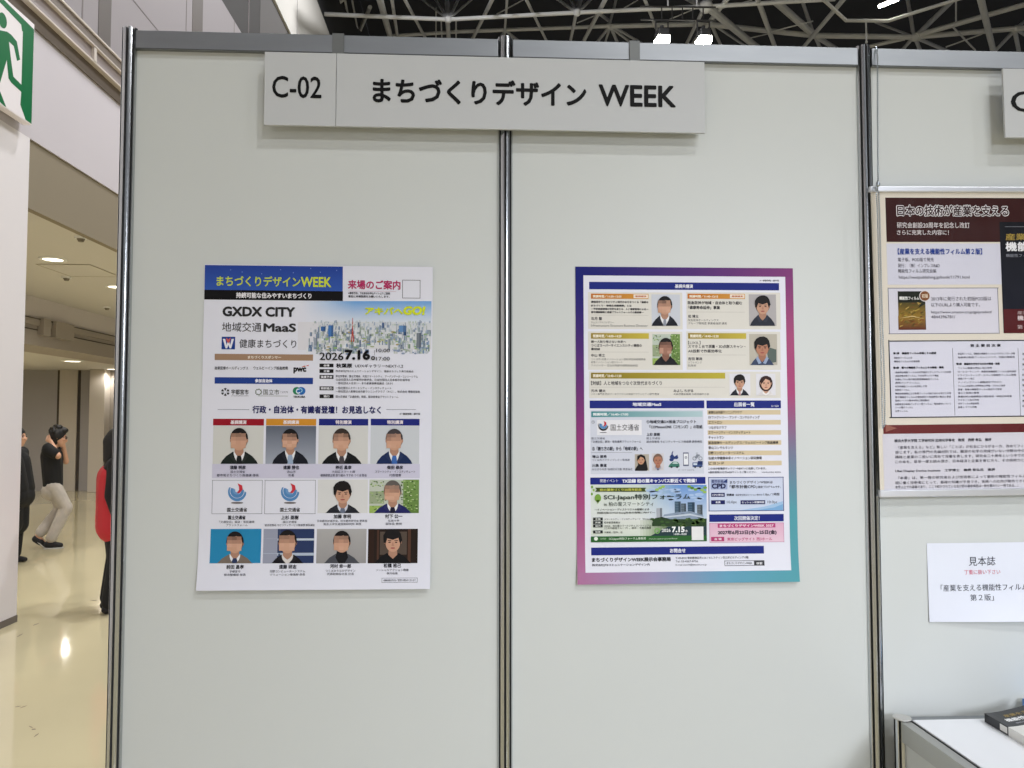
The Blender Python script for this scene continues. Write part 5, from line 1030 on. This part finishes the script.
def hand(wrist, d, up, s=1.0, curl=0.5):
    """palm, four unequal bent fingers and a side thumb; d = pointing direction, up = side of the thumb"""
    d = V(d).normalized(); up = (V(up)-d*V(up).dot(d)).normalized(); nrm = d.cross(up)
    out = [('limb', V(wrist), .026*s, V(wrist)+d*.05*s, .030*s)]
    for k, L in enumerate((.070, .078, .072, .056)):
        base = V(wrist)+d*.075*s+up*(.030-.020*k)*s
        out.append(('limb', V(wrist)+d*.03*s+up*(.022-.015*k)*s, .014*s, base, .0105*s))
        m1 = base+(d*math.cos(curl*.7)+nrm*math.sin(curl*.7))*L*.5*s
        m2 = m1+(d*math.cos(curl*1.6)+nrm*math.sin(curl*1.6))*L*.5*s
        out += [('limb', base, .0100*s, m1, .0092*s), ('limb', m1, .0092*s, m2, .0080*s)]
    t0 = V(wrist)+d*.025*s+up*.024*s; t1 = t0+(d*.6+up*.8).normalized()*.035*s; t2 = t1+(d*.9+up*.3+nrm*.3).normalized()*.03*s
    out += [('limb', t0, .013*s, t1, .011*s), ('limb', t1, .011*s, t2, .009*s)]
    return out
def head_parts(c, f, r=0.098):
    """skull, jaw, nose, lips, ears, brow; f = direction the face looks (unit, horizontal-ish)"""
    c = V(c); f = V(f).normalized(); sd = f.cross(V((0, 0, 1))).normalized(); up = sd.cross(f)
    P = [('ball', c, r, (1.0, 0.92, 1.12)), ('ball', c+f*r*.30-up*r*.50, r*.74, (1, .92, 1.0)), ('ball', c+f*r*.60-up*r*.98, r*.34, (1, 1, .8)),
         ('limb', c+f*r*.95+up*r*.10, r*.10, c+f*r*1.14-up*r*.28, r*.16), ('ball', c+f*r*.92-up*r*.60, r*.20, (1, 1.2, .6))]
    for q in (-1, 1):
        P += [('limb', c+sd*q*r*.92+up*r*.10-f*r*.1, r*.13, c+sd*q*r*.90-up*r*.25-f*r*.05, r*.10), ('ball', c+f*r*.78+sd*q*r*.42-up*r*.18, r*.28, (1, 1, .8))]
    return P
def eyes(parent, c, f, r=0.098):
    c = V(c); f = V(f).normalized(); sd = f.cross(V((0, 0, 1))).normalized(); up = sd.cross(f); m = MB()
    for q in (-1, 1): m.ball(c+f*r*.93+sd*q*r*.36+up*r*.06, r*.11, 10, 8, (1, 1, .7)); m.tube(c+f*r*.97+sd*q*r*.20+up*r*.30, c+f*r*.88+sd*q*r*.58+up*r*.28, r*.05, r*.04, 6)
    return m.build('eyes_and_brows', mat('dark_eye', (24, 18, 16), 0.3), parent, smooth=True)

# --- man walking to the right, hands raised to his neck and face
px = hit_z(51.5, 548, 0)
mn = tag(empty('person', px, math.radians(27)), 'person in black t-shirt and pale grey trousers walking with both hands at the head', 'person')
hc = V((.055, 0, 1.435)); fd = V((.97, -.1, -.22))
nsh, fsh = V((-.075, -.165, 1.285)), V((-.005, .165, 1.275))
nel, nha = V((.055, -.235, 1.20)), V((-.045, -.12, 1.385))
fel, fha = V((.155, .14, 1.11)), V((.115, .03, 1.335))
nhip, fhip = V((.0, -.085, .80)), V((.0, .085, .80))
nkn, nan = V((.175, -.085, .52)), V((-.02, -.085, .105))
fkn, fan = V((.11, .085, .50)), V((-.175, .085, .165))
torso = [('limb', V((0, -.055, .84)), .115, V((0, .055, .84)), .115), ('limb', V((0, -.05, .84)), .115, V((-.035, -.06, 1.20)), .125), ('limb', V((0, .05, .84)), .115, V((-.02, .06, 1.20)), .125), ('limb', nsh+V((.01, .05, -.03)), .075, fsh+V((0, -.05, -.03)), .075)]
body = torso + [('limb', V((-.03, 0, 1.27)), .062, hc+V((-.02, 0, -.05)), .052)] + head_parts(hc, fd) + [
    ('limb', nsh, .055, nel, .042), ('limb', nel, .042, nha, .028), ('limb', fsh, .055, fel, .042), ('limb', fel, .042, fha, .028),
    ('limb', nhip, .095, nkn, .062), ('limb', nkn, .06, nan, .04), ('limb', fhip, .095, fkn, .062), ('limb', fkn, .06, fan, .04),
    ('limb', nan+V((0, 0, -.02)), .036, nan+V((.12, 0, -.072)), .026), ('limb', fan+V((0, 0, -.02)), .036, fan+V((.09, 0, -.115)), .026)]
body += hand(nha, (-.55, .55, .35), (0.2, -.2, 1), .95, .7) + hand(fha, (-.15, -.35, .9), (-.8, -.3, .2), .95, .5)
mn.scale = (.88, .92, 1)
part('body', body, SKIN, mn, voxel=0.008)
shirt = [('limb', V((0, -.055, .80)), .128, V((0, .055, .80)), .128), ('limb', V((0, -.055, .80)), .130, V((-.035, -.065, 1.19)), .140), ('limb', V((0, .055, .80)), .130, V((-.02, .065, 1.19)), .140), ('limb', nsh+V((0, .03, -.02)), .086, fsh+V((0, -.03, -.02)), .086),
         ('limb', nsh, .080, nsh.lerp(nel, .62), .074), ('limb', fsh, .080, fsh.lerp(fel, .62), .074), ('limb', V((-.045, 0, 1.26)), .085, V((-.025, 0, 1.33)), .068)]
part('t_shirt', shirt, BLK, mn, 'black t-shirt')
tr_ = [('limb', V((.0, -.05, .80)), .125, V((.0, .05, .80)), .125), ('limb', V((-.03, -.06, .74)), .12, V((-.03, .06, .74)), .12), ('limb', nhip, .115, nkn, .086), ('limb', nkn, .088, nan.lerp(nkn, .10), .074), ('limb', fhip, .115, fkn, .084), ('limb', fkn, .086, fan.lerp(fkn, .12), .072)]
part('trousers', tr_, mat('pale_grey_cotton', (190, 182, 174), 0.85, noise=.08, nscale=14), mn, 'pale grey loose trousers')
SH = mat('dark_canvas_shoe', (26, 26, 30), 0.7)
for an, tip, nm in ((nan, V((.135, 0, -.066)), 0), (fan, V((.09, 0, -.13)), 1)):
    s_ = part('shoe', [('limb', an+V((-.035, 0, -.045)), .044, an+V((.045, 0, -.05)) if nm == 0 else an+V((.03, 0, -.085)), .046), ('limb', an+V((.03, 0, -.05 if nm == 0 else -.08)), .045, an+tip, .034)], SH, mn, voxel=0.007, smooth=2)
    m = MB(); d = V((1, 0, 0)) if nm == 0 else V((.72, 0, -.69)); n_ = V((0, 0, -1)) if nm == 0 else V((-.69, 0, -.72))
    base = an+V((.05, 0, -.055 if nm == 0 else -.075))+n_*.034
    pts = [base+d*(.125*math.cos(t))+V((0, .042*math.sin(t), 0)) for t in [2*PI*i/20 for i in range(20)]]
    m.add(pts+[q+n_*.013 for q in pts], [(i, (i+1) % 20, 20+(i+1) % 20, 20+i) for i in range(20)]+[tuple(range(19, -1, -1)), tuple(range(20, 40))]); m.build('sole', mat('white_rubber_sole', (214, 212, 206), .6), s_)
hr_ = [('ball', hc+V((-.018, 0, .030)), .110, (1.0, .98, 1.04)), ('ball', hc+V((-.05, 0, -.02)), .092, (.9, 1.0, 1.1)), ('ball', hc+V((.06, 0, .085)), .060, (1.1, 1.3, .7))]
rng = random.Random(2)
for k in range(26):
    a, b = rng.uniform(0, 2*PI), rng.uniform(.1, 1.3); q = hc+V((-.018+.108*math.cos(a)*math.cos(b), .106*math.sin(a)*math.cos(b), .035+.112*math.sin(b)))
    if q.x < hc.x+.075 or q.z > hc.z+.07: hr_.append(('ball', q, .024, (1, 1, 1)))
part('hair', hr_, HAIR, mn, 'short tousled black hair', voxel=0.008, smooth=1)
eyes(mn, hc, fd)
m = MB(); f = fd.normalized(); sd = f.cross(V((0, 0, 1))).normalized(); up = sd.cross(f)
for q in (-1, 1):
    c = hc+f*.104+sd*q*.036+up*.006
    for i in range(14):
        a, b = 2*PI*i/14, 2*PI*(i+1)/14; m.tube(c+sd*.026*math.cos(a)+up*.018*math.sin(a), c+sd*.026*math.cos(b)+up*.018*math.sin(b), .0028, n=6)
    m.tube(c+sd*q*.026, hc+sd*q*.094-f*.01+up*.012, .0025, n=6)
m.tube(hc+f*.108-sd*.011+up*.008, hc+f*.108+sd*.011+up*.008, .0028, n=6); m.build('glasses', mat('dark_glasses_frame', (24, 22, 22), .3), mn)

def standing(root, H, face, coat, coat_mat, leg_mat, shoe_mat, belly=0.0, arms=(0.0, 0.0), vest=None, hairlong=False, coat_low=.46):
    """a standing figure of height H facing +X"""
    k = H/1.70; q = lambda x, y, z: V((x*k, y*k, z*k))
    hc = q(.03, 0, 1.585); fd = V((1, 0, -.05))
    nsh, fsh = q(-.01, -.19, 1.38), q(-.01, .19, 1.38); nel, fel = q(-.03+arms[0], -.235, 1.10), q(-.03+arms[1], .235, 1.10); nha, fha = q(.05+arms[0]*2, -.235, .87), q(.05+arms[1]*2, .235, .87)
    B = [('limb', q(0, -.06, .92), .125*k, q(0, .06, .92), .125*k), ('limb', q(.01+belly*.5, -.06, .92), .125*k, q(0, -.07, 1.27), .125*k), ('limb', q(.01+belly*.5, .06, .92), .125*k, q(0, .07, 1.27), .125*k), ('limb', nsh+q(0, .06, -.03), .075*k, fsh+q(0, -.06, -.03), .075*k), ('limb', q(0, 0, 1.38), .058*k, hc, .052*k)] + head_parts(hc, fd, .098*k)
    for sh_, el, ha in ((nsh, nel, nha), (fsh, fel, fha)): B += [('limb', sh_, .055*k, el, .042*k), ('limb', el, .042*k, ha, .028*k)] + hand(ha, (0.25, 0, -1), (1, 0, 0.2), .95*k, .5)
    legs = []
    for s in (-1, 1):
        hp_, kn, an = q(0, s*.09, .90), q(.015, s*.095, .50), q(-.03, s*.10, .09); legs.append((hp_, kn, an)); B += [('limb', hp_, .092*k, kn, .06*k), ('limb', kn, .058*k, an, .04*k), ('limb', an+q(0, 0, -.03), .034*k, an+q(.13, 0, -.06), .026*k)]
    part('body', B, face, root, voxel=0.009)
    C = [('limb', q(belly, -.06, coat_low+.5), (.150+belly*.2)*k, q(belly, .06, coat_low+.5), (.150+belly*.2)*k), ('limb', q(belly*.8, -.07, .94), (.145+belly*.3)*k, q(0, -.08, 1.26), .148*k), ('limb', q(belly*.8, .07, .94), (.145+belly*.3)*k, q(0, .08, 1.26), .148*k), ('limb', nsh+q(0, .04, -.02), .088*k, fsh+q(0, -.04, -.02), .088*k), ('limb', q(-.01, 0, 1.36), .085*k, q(0, 0, 1.44), .066*k)]
    if coat_low < .4: C += [('limb', q(0, -.07, .94), .15*k, q(0, -.07, coat_low+.15), .15*k), ('limb', q(0, .07, .94), .15*k, q(0, .07, coat_low+.15), .15*k)]
    for sh_, el, ha in ((nsh, nel, nha), (fsh, fel, fha)): C += [('limb', sh_, .078*k, el, .062*k), ('limb', el, .062*k, el.lerp(ha, .93), .046*k)]
    part(coat, C, coat_mat, root)
    T_ = [('limb', q(0, -.05, .90), .128*k, q(0, .05, .90), .128*k)]
    for hp_, kn, an in legs: T_ += [('limb', hp_, .110*k, kn, .078*k), ('limb', kn, .078*k, an.lerp(kn, .06), .082*k)]
    part('trousers', T_, leg_mat, root)
    for hp_, kn, an in legs:
        sh_ = part('shoe', [('limb', an+q(-.035, 0, -.045), .042*k, an+q(.05, 0, -.048), .042*k), ('limb', an+q(.05, 0, -.048), .042*k, an+q(.14, 0, -.057), .031*k)], shoe_mat, root, voxel=0.007, smooth=2)
    Hh = [('ball', hc+q(-.018, 0, .028), .109*k, (1, .98, 1.05)), ('ball', hc+q(-.045, 0, -.03), .095*k, (.9, 1, 1.1))]
    if hairlong: Hh += [('limb', hc+q(-.05, 0, 0), .10*k, hc+q(-.07, 0, -.16), .075*k)]
    part('hair', Hh, HAIR, root, voxel=0.008, smooth=2)
    eyes(root, hc, fd, .098*k)
    if vest:
        VV = [('limb', q(0, -.06, .80), .165*k, q(0, .06, .80), .165*k), ('limb', q(0, -.07, .80), .163*k, q(0, -.075, 1.24), .162*k), ('limb', q(0, .07, .80), .163*k, q(0, .075, 1.24), .162*k), ('limb', q(-.005, -.10, 1.36), .090*k, q(-.005, .10, 1.36), .090*k)]
        part('vest', VV, vest, root, 'red sleeveless vest')
p = hit_z(11, 563.5, 0)
a = tag(empty('person', p), 'person in a long black coat mostly hidden behind the edge of the white pier', 'person')
standing(a, 1.57, SKIN, 'coat', BLK, BLK, SH, belly=.06, coat_low=.34)
p = hit_z(113, 611, 0)
b = tag(empty('person', p, .5), 'person in a red vest over black clothes mostly hidden behind the left aluminium post', 'person')
standing(b, 1.58, SKIN, 'pullover', BLK, BLK, SH, vest=mat('red_vest_fabric', (196, 44, 52), .75), hairlong=True, arms=(-.02, .02))
